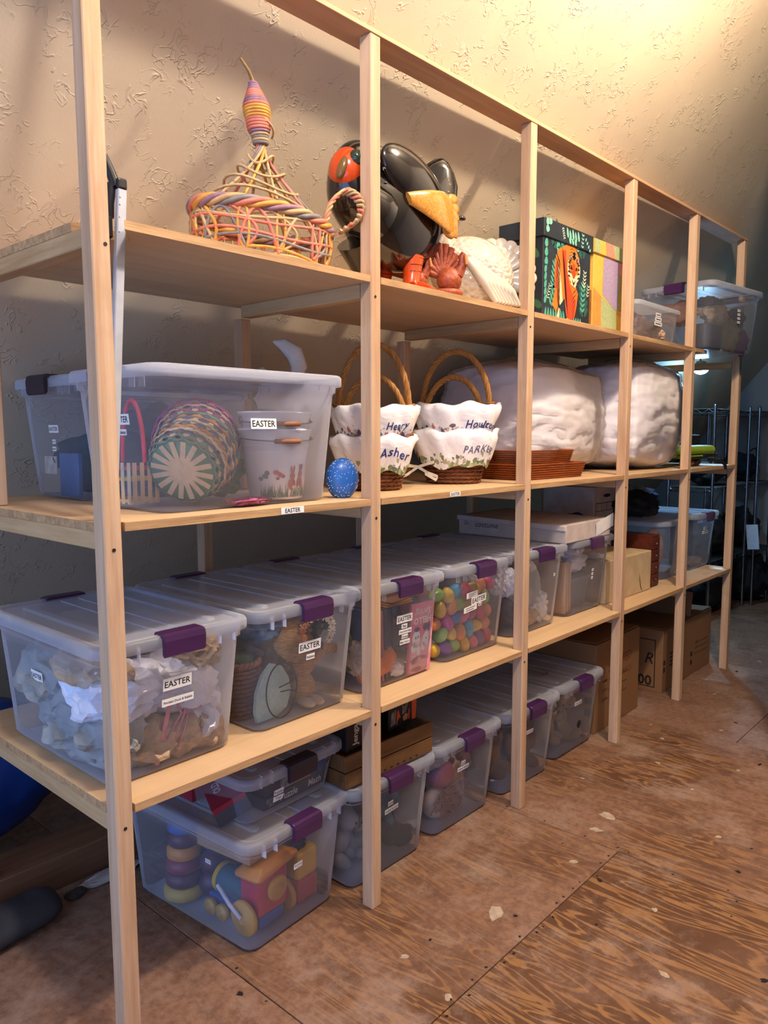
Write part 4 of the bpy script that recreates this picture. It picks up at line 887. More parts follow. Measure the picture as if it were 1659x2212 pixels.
# quilts in plastic bags
M_quilt = mat('white_quilt','ece6e4',.8,'e2dad8',5,bump=.45,bscale=16,spec=.15)
M_film = clear('quilt_bag_film','fdfdff',.05,.10,'ffffff',1.12)
def quilt(loc, half, label, seed, folds, sx=1):
    e = empty('quilt_in_bag', loc, 0, label, 'bedding', 'white quilts in clear bags'); off = Vector((seed*5.1,seed*2.3,seed))
    def s0(d,off): return noise.noise(d*1.7+off)*1.2
    def shape(grow, amp, wr):
        bm = bmesh.new(); bmesh.ops.create_cube(bm, size=2); bmesh.ops.subdivide_edges(bm, edges=bm.edges[:], cuts=40, use_grid_fill=True)
        for v in bm.verts:
            p = v.co.copy(); q = Vector((p.x*math.sqrt(max(0,1-p.y*p.y/2-p.z*p.z/2+p.y*p.y*p.z*p.z/3)), p.y*math.sqrt(max(0,1-p.z*p.z/2-p.x*p.x/2+p.z*p.z*p.x*p.x/3)), p.z*math.sqrt(max(0,1-p.x*p.x/2-p.y*p.y/2+p.x*p.x*p.y*p.y/3))))
            d = (p*.46+q*.54); w3 = 1-2*abs(noise.noise(Vector((d.x*4.5,d.y*4.5,d.z*7))+off*4+Vector((s0(d,off),0,s0(d,off))))); n_ = q.normalized()
            s1 = noise.noise(d*1.3+off); w = noise.noise(Vector((d.x*1.1,d.y*1.1,d.z*folds))+off*2+Vector((0,0,s1*1.6))); w2 = 1-abs(noise.noise(Vector((d.x*2.4,d.y*2.4,d.z*folds*1.5))+off*3))*2.2
            k = 1+.07*s1*amp; d = d*k+n_*(.020*w+.016*max(w2,-.3)+.014*max(w3,.0)**2)*wr
            v.co = Vector((d.x*(half[0]+grow), d.y*(half[1]+grow), max(d.z,-.985)*(half[2]+grow)+half[2]))
        me = bpy.data.meshes.new('quilt'); bm.to_mesh(me); bm.free(); me.polygons.foreach_set('use_smooth',[True]*len(me.polygons)); return me
    me = shape(0,1,1.2); me.materials.append(M_quilt); mesh_obj('quilt', me, None, e)
    me = shape(.009,1,1.25); me.materials.append(M_film); mesh_obj('clear_bag', me, None, e, T(0,0,.002))
    b = MB(); b.add([(.15*sx,-.02,half[2]*1.95),(.24*sx,-.05,half[2]*2.03),(.30*sx,-.06,half[2]*1.97),(.22*sx,.03,half[2]*1.99),(.33*sx,-.07,half[2]*1.92),(.25*sx,-.10,half[2]*1.93)],[(0,1,3),(1,2,3),(1,5,4,2)]); b.build('bag_knot', M_film, e)
    return e
quilt((2.36,.470,E2),(.40,.27,.250),'bulky white quilt in a clear bag, behind the trays and the fourth post',1,5)
quilt((3.06,.330,E2),(.345,.26,.272),'rounder white quilt in a clear bag, between the fourth and fifth posts',2,6)
# last bay of the middle shelf
M_blk = mat('black_nylon','17161a',.6,'0f0e11',20,bump=.4); M_lime = mat('lime_plastic','9cb830','.45'.__len__() and .45,'8aa826',30,bump=.1)
e = empty('lime_case', (3.60,.16,E2+.062), R(-4), 'lime green padded case lying on the middle shelf in the last bay', 'case')
b = MB(); b.box((0,0,.025),(.36,.16,.050),bev=.020); b.build('shell', M_lime, e); b = MB(); b.box((.09,-.084,-.006),(.18,.010,.020),bev=.002); b.build('strap', M_blk, e); b = MB(); b.box((0,0,-.012),(.30,.14,.022),bev=.006); b.build('underside', M_lime, e)
e = empty('tool_roll', (3.50,.10,E2+.001), 0, 'brown handled tool with a dangling black strap, under the lime case', 'tool')
b = MB(); b.tube([(-.16,0,.020),(-.02,0,.020)],.016,12); b.build('handle', wood('brown_handle','a5683c','7a4624','X',20,.5), e)
b = MB(); b.ball((.03,0,.024),(.05,.03,.024)); b.build('grip_block', M_blk, e)
b = MB(); b.box((.02,-.02,.045),(.26,.02,.014),bev=.003); b.tube([(.10,-.05,.035),(.16,-.09,.028),(.19,-.108,.008),(.20,-.112,-.020)],[.010,.011,.010,.006],8); b.build('strap', M_blk, e)
e = empty('black_bag', (3.58,.45,E2+.001), R(6), 'soft black bag at the back of the last bay, middle shelf', 'bag')
crumple('bag_body',(0,0,.14),(.22,.15,.14),M_blk,'',seed=110,amp=.25,parent=e,sub=4)
crumple('bag_flap',(.02,-.03,.235),(.17,.12,.045),M_blk,'',seed=111,amp=.3,parent=e,sub=3)
e = empty('black_case', (3.82,.32,E2+.001), R(0), 'boxy black case with a silver catch, beside the last post on the middle shelf', 'case')
b = MB(); b.box((0,0,.12),(.13,.24,.10),bev=.008); b.box((-.01,0,.04),(.10,.20,.07),bev=.006); b.build('case_body', M_blk, e); b = MB(); b.box((0,-.02,.172),(.09,.16,.004)); b.build('top_plate', mat('brushed_grey','6a7078',.3,metal=.7), e); b = MB(); b.tube([(-.06,-.14,.012),(.0,-.17,.010),(.07,-.17,.004)],.0035,6); b.build('white_cord', mat('white_cord','dcdad4',.5), e)
# ================================================================ top shelf
E3 = 1.8312
# --- willow gourd-shaped basket
cols5 = [mat('willow_'+n,c,.55,c2,40,bump=.2) for n,c,c2 in (('coral','d98068','c46a54'),('gold','d9a04a','c48a38'),('tan','c9a878','b08e5e'),('slate','8a8482','726c6a'),('mauve','9a7484','84606e'))]
e = empty('willow_basket', (.555,.160,E3), R(-6), 'coloured willow basket shaped like a long-necked gourd, with a stick at its tip', 'basket')
A, B, RH = .195,.118,.118
rg = random.Random(21)
def on_wall(a, z): 
    k = 1-.10*(1-z/RH)**2-.04*math.sin(PI*z/RH)*-1; return Vector((A*k*math.cos(a), B*k*math.sin(a), z))
for i in range(5):                                     # thick plaited rim
    b = MB(); b.tube([(on_wall(a,RH)+Vector((math.cos(a)*.010*math.cos(6*a+i*1.257),math.sin(a)*.010*math.cos(6*a+i*1.257),.010*math.sin(6*a+i*1.257)+.014*math.cos(a+2.6)))) for a in [2*PI*j/90 for j in range(90)]],.0068,7,closed=True); b.build('rim_strand', cols5[(0,3,2,4,1)[i]], e)
for i in range(34):                                    # looping side strands
    a0 = 2*PI*i/34+rg.uniform(-.1,.1); b = MB(); w_ = rg.uniform(.18,.5); kind = i % 3
    if kind == 0: pts = [on_wall(a0+w_*math.sin(t*PI),RH*(1-t)*.98+.004) for t in [j/14 for j in range(15)]]
    elif kind == 1: pts = [on_wall(a0+w_*(math.cos(t*PI*2)-1)*.5*.6, .02+RH*.46*(1+math.sin(t*PI*2))*.95) for t in [j/20 for j in range(21)]]
    else: pts = [on_wall(a0+w_*(t-.5)*1.8, .008+RH*.92*math.sin(t*PI)) for t in [j/18 for j in range(19)]]
    rr = rg.uniform(.0032,.0048); b.tube([p*(1+rg.uniform(-.01,.03)) if False else p+Vector((p.x,p.y,0)).normalized()*rg.uniform(0,.002) for p in pts],rr,6); b.build('side_strand', cols5[(0,1,0,2,1,2,3)[i % 7]], e)
for i,z in enumerate((.006,.020,.045,.060,.090,.100)):
    b = MB(); b.tube([on_wall(a,z+.008*math.sin(3*a+i))*1.01 for a in [2*PI*j/60 for j in range(60)]],.004,6,closed=True); b.build('hoop', cols5[(2,1,3,0,0,2)[i]], e)
for i in range(12):                                    # base lattice
    b = MB(); a = PI*i/12; b.tube([on_wall(a,.004)*.98,(0,0,.004),on_wall(a+PI,.004)*.98],.0035,5); b.build('base_strand', cols5[i % 3], e)
NX, NY = -.012,-.010
for i in range(10):                                    # strands sweeping up into the neck
    a = 2*PI*i/10+.2; p0 = on_wall(a,RH); b = MB()
    pts = []
    for j in range(13):
        t = j/12; k = (1-t)**1.7; pts.append(Vector((NX+(p0.x*.92-NX)*k+.010*(1-k)*math.cos(a+2*t), NY+(p0.y*.92-NY)*k+.010*(1-k)*math.sin(a+2*t), RH+.200*t**.85)))
    b.tube(pts,.0042,6); b.build('neck_strand', cols5[(2,1,2,0,3)[i % 5]], e)
for i in range(4):
    z = RH+.040+.036*i; k = (1-((.040+.036*i)/.200)**1.18)**1.7; b = MB(); b.tube([(NX+A*.9*k*math.cos(a)+.012*math.cos(a),NY+B*.9*k*math.sin(a)+.012*math.sin(a),z+.014*math.sin(2*a+i)) for a in [2*PI*j/30 for j in range(30)]],.0036,6,closed=True); b.build('tie_strand', cols5[2], e)
zz = RH+.192; n = 0; xs_ = 0                                # bound head: stacked turns of cane
prof = [(.017,3),(.018,2),(.018,3),(.020,2),(.023,4),(.026,0),(.027,0),(.028,0),(.028,0),(.029,1),(.030,1),(.031,1),(.031,1),(.031,0),(.029,4),(.026,4),(.023,0),(.020,0),(.017,0),(.014,4),(.011,4),(.009,4)]
for k,(r,c) in enumerate(prof):
    cx_ = NX-.0009*k; b = MB(); tl = .25+.1*math.sin(k*.6)
    b.tube([(cx_+r*math.cos(a),NY+r*math.sin(a),zz+.0066*k+.006*math.sin(a+1+k*.15)*tl) for a in [2*PI*j/22 for j in range(22)]],.0044,6,closed=True); b.build('neck_turn', cols5[c], e)
b = MB(); b.tube([(NX-.018,NY,zz+.140),(NX-.035,NY-.005,zz+.165),(NX-.062,NY-.01,zz+.185)],[.0055,.0042,.0034],7); b.build('stick', wood('stick_bark','a8895a','7c6038','Z',20,.7), e)
b = MB(); b.tube([(NX+.034*math.cos(t),NY-.030*math.sin(t),zz+.02+.10*t/5.5) for t in [5.5*j/30 for j in range(31)]],.0028,6); b.build('tie_strand', cols5[2], e)
hp = [Vector((A*.74,-.075,RH+.01)),Vector((A*.80,-.085,RH+.06)),Vector((A*1.00,-.10,RH+.095)),Vector((A*1.20,-.11,RH+.075)),Vector((A*1.18,-.11,RH+.030)),Vector((A*.98,-.085,RH-.005))]
def catmull(P,m=8):
    out=[]
    for i in range(len(P)-1):
        p0=P[max(i-1,0)];p1=P[i];p2=P[i+1];p3=P[min(i+2,len(P)-1)]
        for j in range(m):
            t=j/m; out.append(.5*((2*p1)+(p2-p0)*t+(2*p0-5*p1+4*p2-p3)*t*t+(3*p1-p0-3*p2+p3)*t**3))
    return out+[P[-1]]
cl = catmull(hp,10)
for q in range(3):
    b = MB(); b.tube([p+Vector((math.cos(j*.75+q*2.09)*.007,math.sin(j*.75+q*2.09)*.007,math.cos(j*.75+q*2.09+1)*.006)) for j,p in enumerate(cl)],.0048,6); b.build('loop_handle', cols5[(2,0,2)[q]], e)
# --- glazed black turkey
M_bg = mat('black_glaze','0e0d0e',.12,'191512',14,spec=.6,coat=.6); M_og = mat('orange_glaze','d8501c',.18,'c84414',20,coat=.5); M_ol = mat('olive_glaze','3a4a34',.12,'20301f',30,coat=.5); M_tg = mat('tan_feather_glaze','cf9240','.2'.__len__() and .2,'b87a30',160,(1,1,1),coat=.5,detail=1); M_bz = mat('bronze_glaze','7a5a2c',.2,coat=.5)
e = empty('turkey_statue', (1.062,.130,E3), 0, 'glossy black glazed turkey with orange face and legs, behind the second post', 'statue')
def skin(prof, M=None, n=28): 
    b = MB(); b.tube([p for p,_ in prof],[r for _,r in prof],n,M); return b
b = MB(); b.ball((0,0,0),(.222,.105,.170),T(-.035,0,.232) @ RY(R(14)),40,26,lambda d: 1+.05*d.x*d.z); b.build('body', M_bg, e)
b = MB(); b.tube(catmull([Vector((-.13,-.01,.20)),Vector((-.215,-.015,.235)),Vector((-.245,-.02,.285)),Vector((-.225,-.02,.335)),Vector((-.17,-.02,.365))],5),[.090,.09,.09,.085,.08,.076,.073,.069,.065,.061,.058,.056,.054,.052,.05,.048,.046,.044,.040,.034,.020],26); b.build('neck', M_bg, e)
b = MB(); b.ball((0,0,0),(.047,.052,.062),T(-.262,-.030,.296) @ RY(R(10)),24,16); b.build('face', M_og, e)
b = MB(); b.ball((0,0,0),(.021,.023,.023),T(-.264,-.070,.318),18,12); b.build('eye_patch', M_ol, e)
b = MB(); b.ball((0,0,0),(.011,.015,.032),T(-.302,-.054,.288) @ RX(R(10)) @ RY(R(14)),14,10); b.build('beak', M_bz, e)
b = MB(); b.ball((0,0,0),(.150,.030,.075),T(-.040,-.090,.305) @ RY(R(20)),30,18); b.build('wing_shoulder', M_bg, e)
b = MB(); rgs = []
for t in [j/16 for j in range(17)]:
    cx_, cz_, hh_ = -.085+.215*t, .243-.012*t, .016+.044*math.sin(min(1,t*1.05)*PI/2); yy = -.108-.020*math.sin(PI*min(t,.92))
    rgs.append([(cx_+.10*(.5-.5*math.cos(q_))*0-.010*math.cos(q_), yy+.009*math.sin(q_), cz_+hh_*math.cos(q_)) for q_ in [2*PI*j/20 for j in range(20)]])
b.loft(rgs); b.build('wing_tan', M_tg, e)
for k in range(5):
    b = MB(); b.ball((0,0,0),(.030,.010,.0175),T(.122-.004*abs(k-1.5)*abs(k-1.5),-.113,.282-.0245*k) @ RY(R(-14+9*k)),18,12); b.build('flight_feather', M_tg, e)
b = MB(); b.ball((0,0,0),(.016,.010,.008),T(.168,-.112,.238)); b.build('wing_tip', M_bg, e)
b = MB(); prof_ = [(0,.04),(.03,.060),(.08,.072),(.13,.068),(.165,.050),(.19,.026),(.203,.003)]
rgs = [[(w_*math.cos(a), .016*math.sin(a)*(1 if w_ > .01 else .2), z) for a in [2*PI*j/20 for j in range(20)]] for z,w_ in prof_]
TT = T(.115,-.035,.238) @ RY(R(14)) @ RZ(R(-30))
b.loft(rgs); b.build('tail', M_bg, e, TT)
b = MB()
for k in range(9): b.ball((.046-.004*(k % 3)-.002*k,-.0125,.05+.012*k),(.006,.002,.0022),None,8,5)
b.build('tail_fleck', M_tg, e, TT)['kind'] = 'stuff'
rf = random.Random(6); m_fl = mat('grey_glaze_fleck','6c665e',.3)
b = MB()
for k in range(30):
    x = rf.uniform(-.15,.13); z = rf.uniform(-.02,.15); q = 1-(x/.215)**2-(z/.170)**2
    if q < .05: continue
    b.ball((x-.035,-.105*math.sqrt(q)-.002-.02*(z > .03),.232+z-x*.24),(.006,.0016,.0022),None,8,5)
b.build('feather_fleck', m_fl, e)['kind'] = 'stuff'
for s,(x,y) in enumerate(((.012,-.045),(-.015,.05))):
    b = MB(); b.tube([(x,y,.105),(x-.004,y,.07),(x-.012,y-.002,.022),(x-.016,y-.006,.004)],[.033,.029,.026,.030],18); b.build('leg', M_og, e)
    b = MB()
    for q in range(3): b.tube([(x-.016,y-.006,.014),(x-.045+.03*q,y-.052+.010*abs(q-1),.012),(x-.062+.045*q,y-.078+.014*abs(q-1),.005)],[.016,.011,.004],10)
    b.build('foot', M_og, e)
    b = MB()
    for q in range(4): b.tube([(x-.003*q+.031*math.cos(a)*(1-.05*q),y+.031*math.sin(a)*(1-.05*q),.098-.020*q) for a in [PI*1.15+PI*.6*j/8 for j in range(9)]],.0014,5)
    b.build('leg_ring', mat('dark_glaze_line','2a1510',.3), e)
b = MB(); b.tube([(-.17,.02,.13),(-.12,.03,.06),(-.07,.03,.003)],[.06,.040,.020],16); b.build('tail_prop', M_bg, e)
# --- white glazed turkey
def glazed_white():
    m, nt, b = new_mat('white_glaze'); L = nt.links.new; b.inputs['Base Color'].default_value = srgb('c9bca8'); b.inputs['Roughness'].default_value=.15; b.inputs['Coat Weight'].default_value=.4
    tc = nd(nt,'ShaderNodeTexCoord'); mp = nd(nt,'ShaderNodeMapping'); mp.inputs['Scale'].default_value=(1,1,1.3); L(tc.outputs['Object'], mp.inputs[0]); vo = nd(nt,'ShaderNodeTexVoronoi', Scale=52); L(mp.outputs[0], vo.inputs['Vector'])
    bp = nd(nt,'ShaderNodeBump', Strength=.9, Distance=.008); bp.invert=True; L(vo.outputs['Distance'], bp.inputs['Height']); L(bp.outputs[0], b.inputs['Normal']); return m
M_wg = glazed_white(); M_wp = mat('white_glaze_plain','cbbfac',.2,'bfb29e',20,coat=.4)
e = empty('turkey_statue', (1.470,.185,E3), R(-35), 'white glazed turkey with a fanned tail, between the black turkey and the third post', 'statue')
b = MB(); b.ball((0,0,.130),(.155,.100,.128),RY(R(14)),32,22); b.build('body', M_wg, e)
b = MB(); b.tube(catmull([Vector((-.07,0,.19)),Vector((-.085,-.01,.26)),Vector((-.075,-.01,.32)),Vector((-.085,-.02,.355)),Vector((-.125,-.02,.345))],5),[.060,.056,.052,.047,.042,.038,.034,.031,.029,.027,.026,.025,.025,.026,.027,.028,.027,.024,.018,.012,.005],18); b.build('neck_and_head', M_wp, e)
TF = T(.125,.02,.122) @ RZ(R(-22)) @ RX(R(-8))
for k in range(13):
    a = R(-78+16.5*k-12); b = MB(); L_ = .122
    b.tube([(.02*math.sin(a),0,.02*math.cos(a)),(.09*math.sin(a),.006,.09*math.cos(a)),(L_*math.sin(a),.004,L_*math.cos(a))],[.014,.026,.026],12,S(1,.5,1)); b.ball((L_*math.sin(a),.002,L_*math.cos(a)),(.0262,.0132,.0262),None,14,10); b.build('tail_feather', M_wp, e, TF)
for k in range(11):
    a = R(-70+14*k-10); b = MB(); b.tube([(.02*math.sin(a),-.022,.02*math.cos(a)),(.095*math.sin(a),-.016,.095*math.cos(a))],[.010,.018],10,S(1,.6,1)); b.ball((.095*math.sin(a),-.0096,.095*math.cos(a)),(.018,.011,.018),None,12,8); b.build('tail_feather', M_wp, e, TF)
for k in range(8):
    b = MB(); b.tube([(-.02+.018*k,-.096+.002*k,.155-.008*k),(.035+.016*k,-.108+.004*k,.085-.004*k),(.085+.014*k,-.098+.006*k,.018)],[.012,.016,.010],10); b.build('wing_feather', M_wp, e)
b = MB(); b.lathe([(.085,0),(.085,.012),(.07,.03)],28,None,1.2,.9); b.build('base', M_wp, e)
# --- two small wax turkeys
def wax_turkey(loc, rz, s, label):
    M_wx = mat('terracotta_wax','a8502c',.45,'8f3f20',40,bump=.4,bscale=90)
    e = empty('wax_turkey', loc, rz, label, 'candle', 'small wax turkeys'); e.scale=(s,s,s)
    b = MB(); b.lathe([(.030,0),(.040,.004),(.042,.012),(.036,.018)],20,None,1.1,.9); b.ball((.006,0,.046),(.036,.030,.036),None,22,16); b.build('body', M_wx, e)
    b = MB(); b.tube([(.028,-.006,.060),(.042,-.010,.085),(.040,-.010,.110),(.046,-.012,.118)],[.017,.012,.011,.009],12); b.build('neck_and_head', M_wx, e)
    b = MB(); 
    for k in range(9):
        a = R(-84+19*k); b.tube([(-.010,.012,.055),(-.014+.088*math.sin(a)*.62,.014,.066+.086*math.cos(a)*.95)],[.008,.0125],8)
    b.prism([(-.010+.046*math.sin(R(-90+15*j)),.060+.070*math.cos(R(-90+15*j))) for j in range(13)],-.02,-.010,RX(PI/2)); b.build('tail_fan', M_wx, e)
    b = MB(); b.tube([(.046,-.022,.112),(.050,-.024,.085)],[.004,.006],8); b.build('wattle', mat('amber_wax','c8702c',.4), e)
wax_turkey((1.205,.055,E3),R(-40),1.12,'small terracotta wax turkey in front of the white turkey, the larger of two')
wax_turkey((1.115,.115,E3),R(-40),.98,'small terracotta wax turkey beside the black turkey\'s orange foot')
# --- printed keepsake boxes
def keepsake(name, loc, rz, w, d, h, lh, label, mb, ml):
    e = empty(name, loc, rz, label, 'box'); b = MB(); b.box((0,0,(h-.012)/2),(w-.016,d-.016,h-.012),bev=.0012); b.build('box_body', mb, e)
    b = MB(); b.box((0,0,h-lh/2),(w,d,lh),bev=.0015); b.build('box_lid', ml, e); return e
M_dk = mat('inky_paper','20262c',.5,'2b343c',9)
e = keepsake('tiger_box',(2.005,.165,E3),R(0),.392,.20,.370,.066,'dark lidded box printed with a tiger and leaves, right of the third post',M_dk,M_dk)
FY = -.0925
def flat(name, m, polys, lift=.0, onx=False, lid=False):
    y0 = (-.1005 if lid else FY)-.0004-lift; b = MB()
    for p in polys:
        n=len(p); b.add([((x,y0,z) if not onx else ((-.1962 if lid else -.1882)-lift,x,z)) for x,z in p],[tuple(range(n)) if not onx else tuple(range(n-1,-1,-1))])
    if lid or name in ('leaf_print','tiger_stripe'): pass
    o_ = b.build(name,m,e)
    if len(polys) > 1: o_['kind'] = 'stuff'
    return o_
def leaf(x,z,L_,w_,a,n=10):
    out=[]
    for i in range(n):
        t=2*PI*i/n; u=L_/2*math.cos(t); v=w_/2*math.sin(t)*(1-.25*math.cos(t)); out.append((x+u*math.cos(a)-v*math.sin(a), z+u*math.sin(a)+v*math.cos(a)))
    return out
m_l1=mat('leaf_teal','58a890',.5,'4a9880',20); m_l2=mat('leaf_deep','2f5a50',.5); m_l3=mat('leaf_mint','86c8ac',.5); m_l4=mat('leaf_pale','c8d8b8',.5)
def sprig(x,z,L_,a,n,ll,lw): 
    o=[]
    for i in range(n):
        t=(i+.6)/n; px=x+L_*t*math.cos(a); pz=z+L_*t*math.sin(a)
        for s in (-1,1): o.append(leaf(px+ll*.45*math.cos(a+s*.9),pz+ll*.45*math.sin(a+s*.9),ll,lw,a+s*.9))
    return o
flat('leaf_print', m_l2, sprig(-.12,.27,.09,R(60),4,.05,.022)+sprig(.12,.26,.09,R(100),4,.04,.02)+sprig(.14,.03,.12,R(95),4,.05,.026)+sprig(-.06,.24,.08,R(40),3,.05,.02))
flat('leaf_print', m_l1, [leaf(-.165,.285-.034*i,.034,.024,R(80)) for i in range(3)]+[leaf(-.168,.19-.028*i,.036,.018,R(75)) for i in range(5)]+sprig(-.10,.20,.10,R(60),5,.030,.010)+sprig(-.115,.115,.10,R(80),5,.032,.012)+sprig(-.13,.05,.10,R(65),5,.032,.014)+[leaf(-.165+.020*i,.026,.046,.014,R(84+3*i)) for i in range(8)]+sprig(.125,.05,.12,R(88),6,.026,.010)+[leaf(.02+.018*i,.016,.034,.015,R(85)) for i in range(6)]+sprig(-.095,.275,.06,R(20),5,.028,.010),.0003)
flat('leaf_print', m_l4, sprig(-.155,.075,.06,R(70),5,.016,.004)+sprig(.135,.15,.07,R(85),5,.020,.006)+sprig(.165,.12,.05,R(80),4,.016,.005)+sprig(.075,.285,.03,R(80),3,.016,.004),.0005)
flat('leaf_print', m_l3, [leaf(-.170+.0*i,.358-.026*i,.026,.026,0) for i in range(2)]+[leaf(-.150+.0*i,.362-.026*i,.024,.024,0) for i in range(1)]+[leaf(-.02+.022*i,.345-.006*(i % 2),.040,.015,R(105)) for i in range(5)]+[leaf(.0+.022*i,.318,.026,.014,R(120)) for i in range(3)]+sprig(.10,.30,.06,R(85),4,.014,.007)+[leaf(.13+.012*i,.345-.012*i,.016,.010,R(60)) for i in range(4)],.0,False,True)
flat('leaf_print', m_l4, sprig(-.06,.362,.045,R(-70),5,.012,.004),.0003,False,True)
flat('leaf_print', mat('leaf_shade_green','3f6a4a',.5), [leaf(-.05,.345,.05,.02,R(60)),leaf(-.03,.34,.05,.02,R(120)),leaf(-.06,.25,.05,.022,R(60)),leaf(-.03,.255,.05,.022,R(120)),leaf(-.05,.20,.04,.02,R(70)),leaf(-.07,.06,.05,.026,R(45)),leaf(-.03,.05,.05,.026,R(130)),leaf(.0,.03,.05,.022,R(80))],.0003,True)
m_t1=mat('tiger_orange','e07a2c',.5,'d86a22',12); m_t2=mat('tiger_red','cf4a24',.5,'c43f20',12); m_t3=mat('tiger_cream','f0d8a8',.5); m_t4=mat('tiger_black','161212',.5); m_t5=mat('tiger_ear','8a7a88',.5)
bodyp=[(-.100,.060),(-.085,.115),(-.090,.17),(-.085,.225),(-.065,.262),(-.035,.275),(.005,.300),(.035,.292),(.060,.262),(.072,.22),(.066,.18),(.045,.150),(.066,.120),(.058,.075),(.045,.030),(.020,.015),(-.005,.020),(-.015,.060),(-.022,.092),(-.040,.075),(-.060,.065),(-.075,.035)]
TG = lambda ps: [[(.0+(x+.010)*1.22-.006, .012+(z-.012)*1.06) for x,z in q] for q in ps]
flat('tiger_print', m_t1, TG([bodyp]),.0007)
flat('tiger_print', m_t2, TG([[(-.045,.26),(-.02,.265),(-.012,.20),(.006,.15),(.03,.11),(.052,.09),(.045,.030),(.020,.015),(-.005,.020),(-.012,.075),(-.030,.15)],[(-.085,.12),(-.08,.21),(-.068,.22),(-.072,.12)]]),.0009)
flat('tiger_print', m_t3, TG([[(-.055,.06),(-.035,.08),(-.045,.14),(-.058,.20),(-.066,.20),(-.060,.14)],[(.012,.150),(.045,.140),(.055,.155),(.04,.17)],[(-.07,.02),(-.055,.015),(-.05,.05),(-.062,.055)],[(-.018,.015),(.03,.008),(.038,.016),(-.005,.022)]]),.0011)
head=[(.034+.043*math.cos(t),.205+.052*math.sin(t)) for t in [2*PI*i/22 for i in range(22)]]
flat('tiger_print', m_t3, TG([head]),.0012)
flat('tiger_print', m_t1, TG([[(.034+.036*math.cos(t),.218+.036*math.sin(t)) for t in [2*PI*i/18 for i in range(18)]],leaf(.006,.246,.034,.020,R(105)),leaf(.060,.242,.030,.018,R(75))]),.0014)
flat('tiger_print', m_t5, TG([leaf(.007,.246,.024,.012,R(105)),leaf(.060,.242,.020,.010,R(75))]),.0016)
flat('tiger_print', m_t2, TG([[(.028,.225),(.040,.225),(.046,.185),(.038,.172),(.028,.172),(.022,.185)]]),.0016)
st=[]
for i in range(9):
    z=.285-.012*i; st.append([(.005-.010*i*.3,z),(.020,z+.008-.004),(.035,z),(.020,z+.003)])
for i in range(8):
    z=.24-.022*i; st.append([(-.088+.002*i,z),(-.060,z-.020),(-.052,z-.040),(-.064,z-.022)])
for i in range(6):
    z=.255-.030*i; st.append([(-.046+.004*i,z),(-.030+.004*i,z-.030),(-.020+.005*i,z-.060),(-.034+.004*i,z-.030)])
for i in range(6):
    z=.125-.018*i; st.append([(.060-.003*i,z+.006),(.035,z-.006),(.022,z-.016),(.036,z-.003)])
for s in (-1,1):
    for i in range(4): st.append([(.034+s*.040,.225-.016*i),(.034+s*.022,.222-.016*i),(.034+s*.030,.228-.016*i)])
    st.append(leaf(.034+s*.016,.208,.012,.007,R(20*s)))
st += [[(.020,.165),(.034,.158),(.048,.165),(.034,.152)],[(.024,.262),(.034,.256),(.044,.262),(.034,.266)],[(.020,.250),(.034,.243),(.048,.250),(.034,.254)]]
flat('tiger_stripe', m_t4, TG([[(x+(sum(a for a,_ in q)/len(q)-x)*-.05, z+(z-sum(c for _,c in q)/len(q))*.9) for x,z in q] for q in st]),.0018)
flat('tiger_print', m_t1, [[(.03,.06),(.08,.06),(.085,.12),(.07,.14),(.035,.12)]],.0005,True); flat('tiger_stripe', m_t4, [[(.03,.07+.016*i),(.07,.073+.016*i),(.03,.078+.016*i)] for i in range(4)],.0009,True)
M_ye=mat('patch_yellow','e8b850',.5,'ddaa44',40); 
e = keepsake('patchwork_box',(2.402,.165,E3),R(0),.372,.20,.368,.056,'lidded box papered in pastel patches, next to the tiger box',M_ye,M_ye)
pc = {'green':mat('patch_sage','b0bc88',.5,'98a470',120),'orange':mat('patch_orange','e0964a',.5,'d58a40',20),'pink':mat('patch_pink','e09078',.5,'d2806c',60),'lav':mat('patch_lavender','b09cb4',.5,'9c88a4',120),'olive':mat('patch_olive','b0a03a',.5,'988a30',120),'blue':mat('patch_blue','5a88c0',.5)}
FY=-.0925
flat('patch', pc['orange'], [[(-.178,.004),(-.100,.004),(-.105,.145),(-.178,.175)]]); flat('patch', pc['lav'], [[(-.095,.155),(.03,.10),(.055,.105),(.058,.310),(-.090,.310)]]); flat('patch', pc['green'], [[(-.100,.004),(.040,.004),(.038,.10),(-.105,.145)]])
flat('patch', pc['pink'], [[(.058,.262),(.178,.236),(.178,.310),(.058,.310)]]); flat('patch', pc['olive'], [[(.056,.105),(.178,.085),(.178,.236),(.058,.262)]]); flat('patch', pc['orange'], [[(.038,.10),(.178,.085),(.178,.075),(.040,.085)]])
flat('patch', pc['green'], [[(-.186,.313),(-.142,.313),(-.140,.367),(-.186,.367)],[(.0,.313),(.085,.313),(.070,.367),(-.018,.367)]],0,False,True); flat('patch', pc['pink'], [[(-.080,.313),(.0,.313),(-.018,.367),(-.090,.367)]],0,False,True); flat('patch', pc['blue'], [[(.110,.313),(.186,.313),(.186,.367),(.145,.367)]],.0003,False,True)
flat('patch', mat('patch_brown','a86a34',.5,'8c5428',40), [[(-.090,.004),(.090,.004),(.090,.20),(-.090,.16)]],0,True)
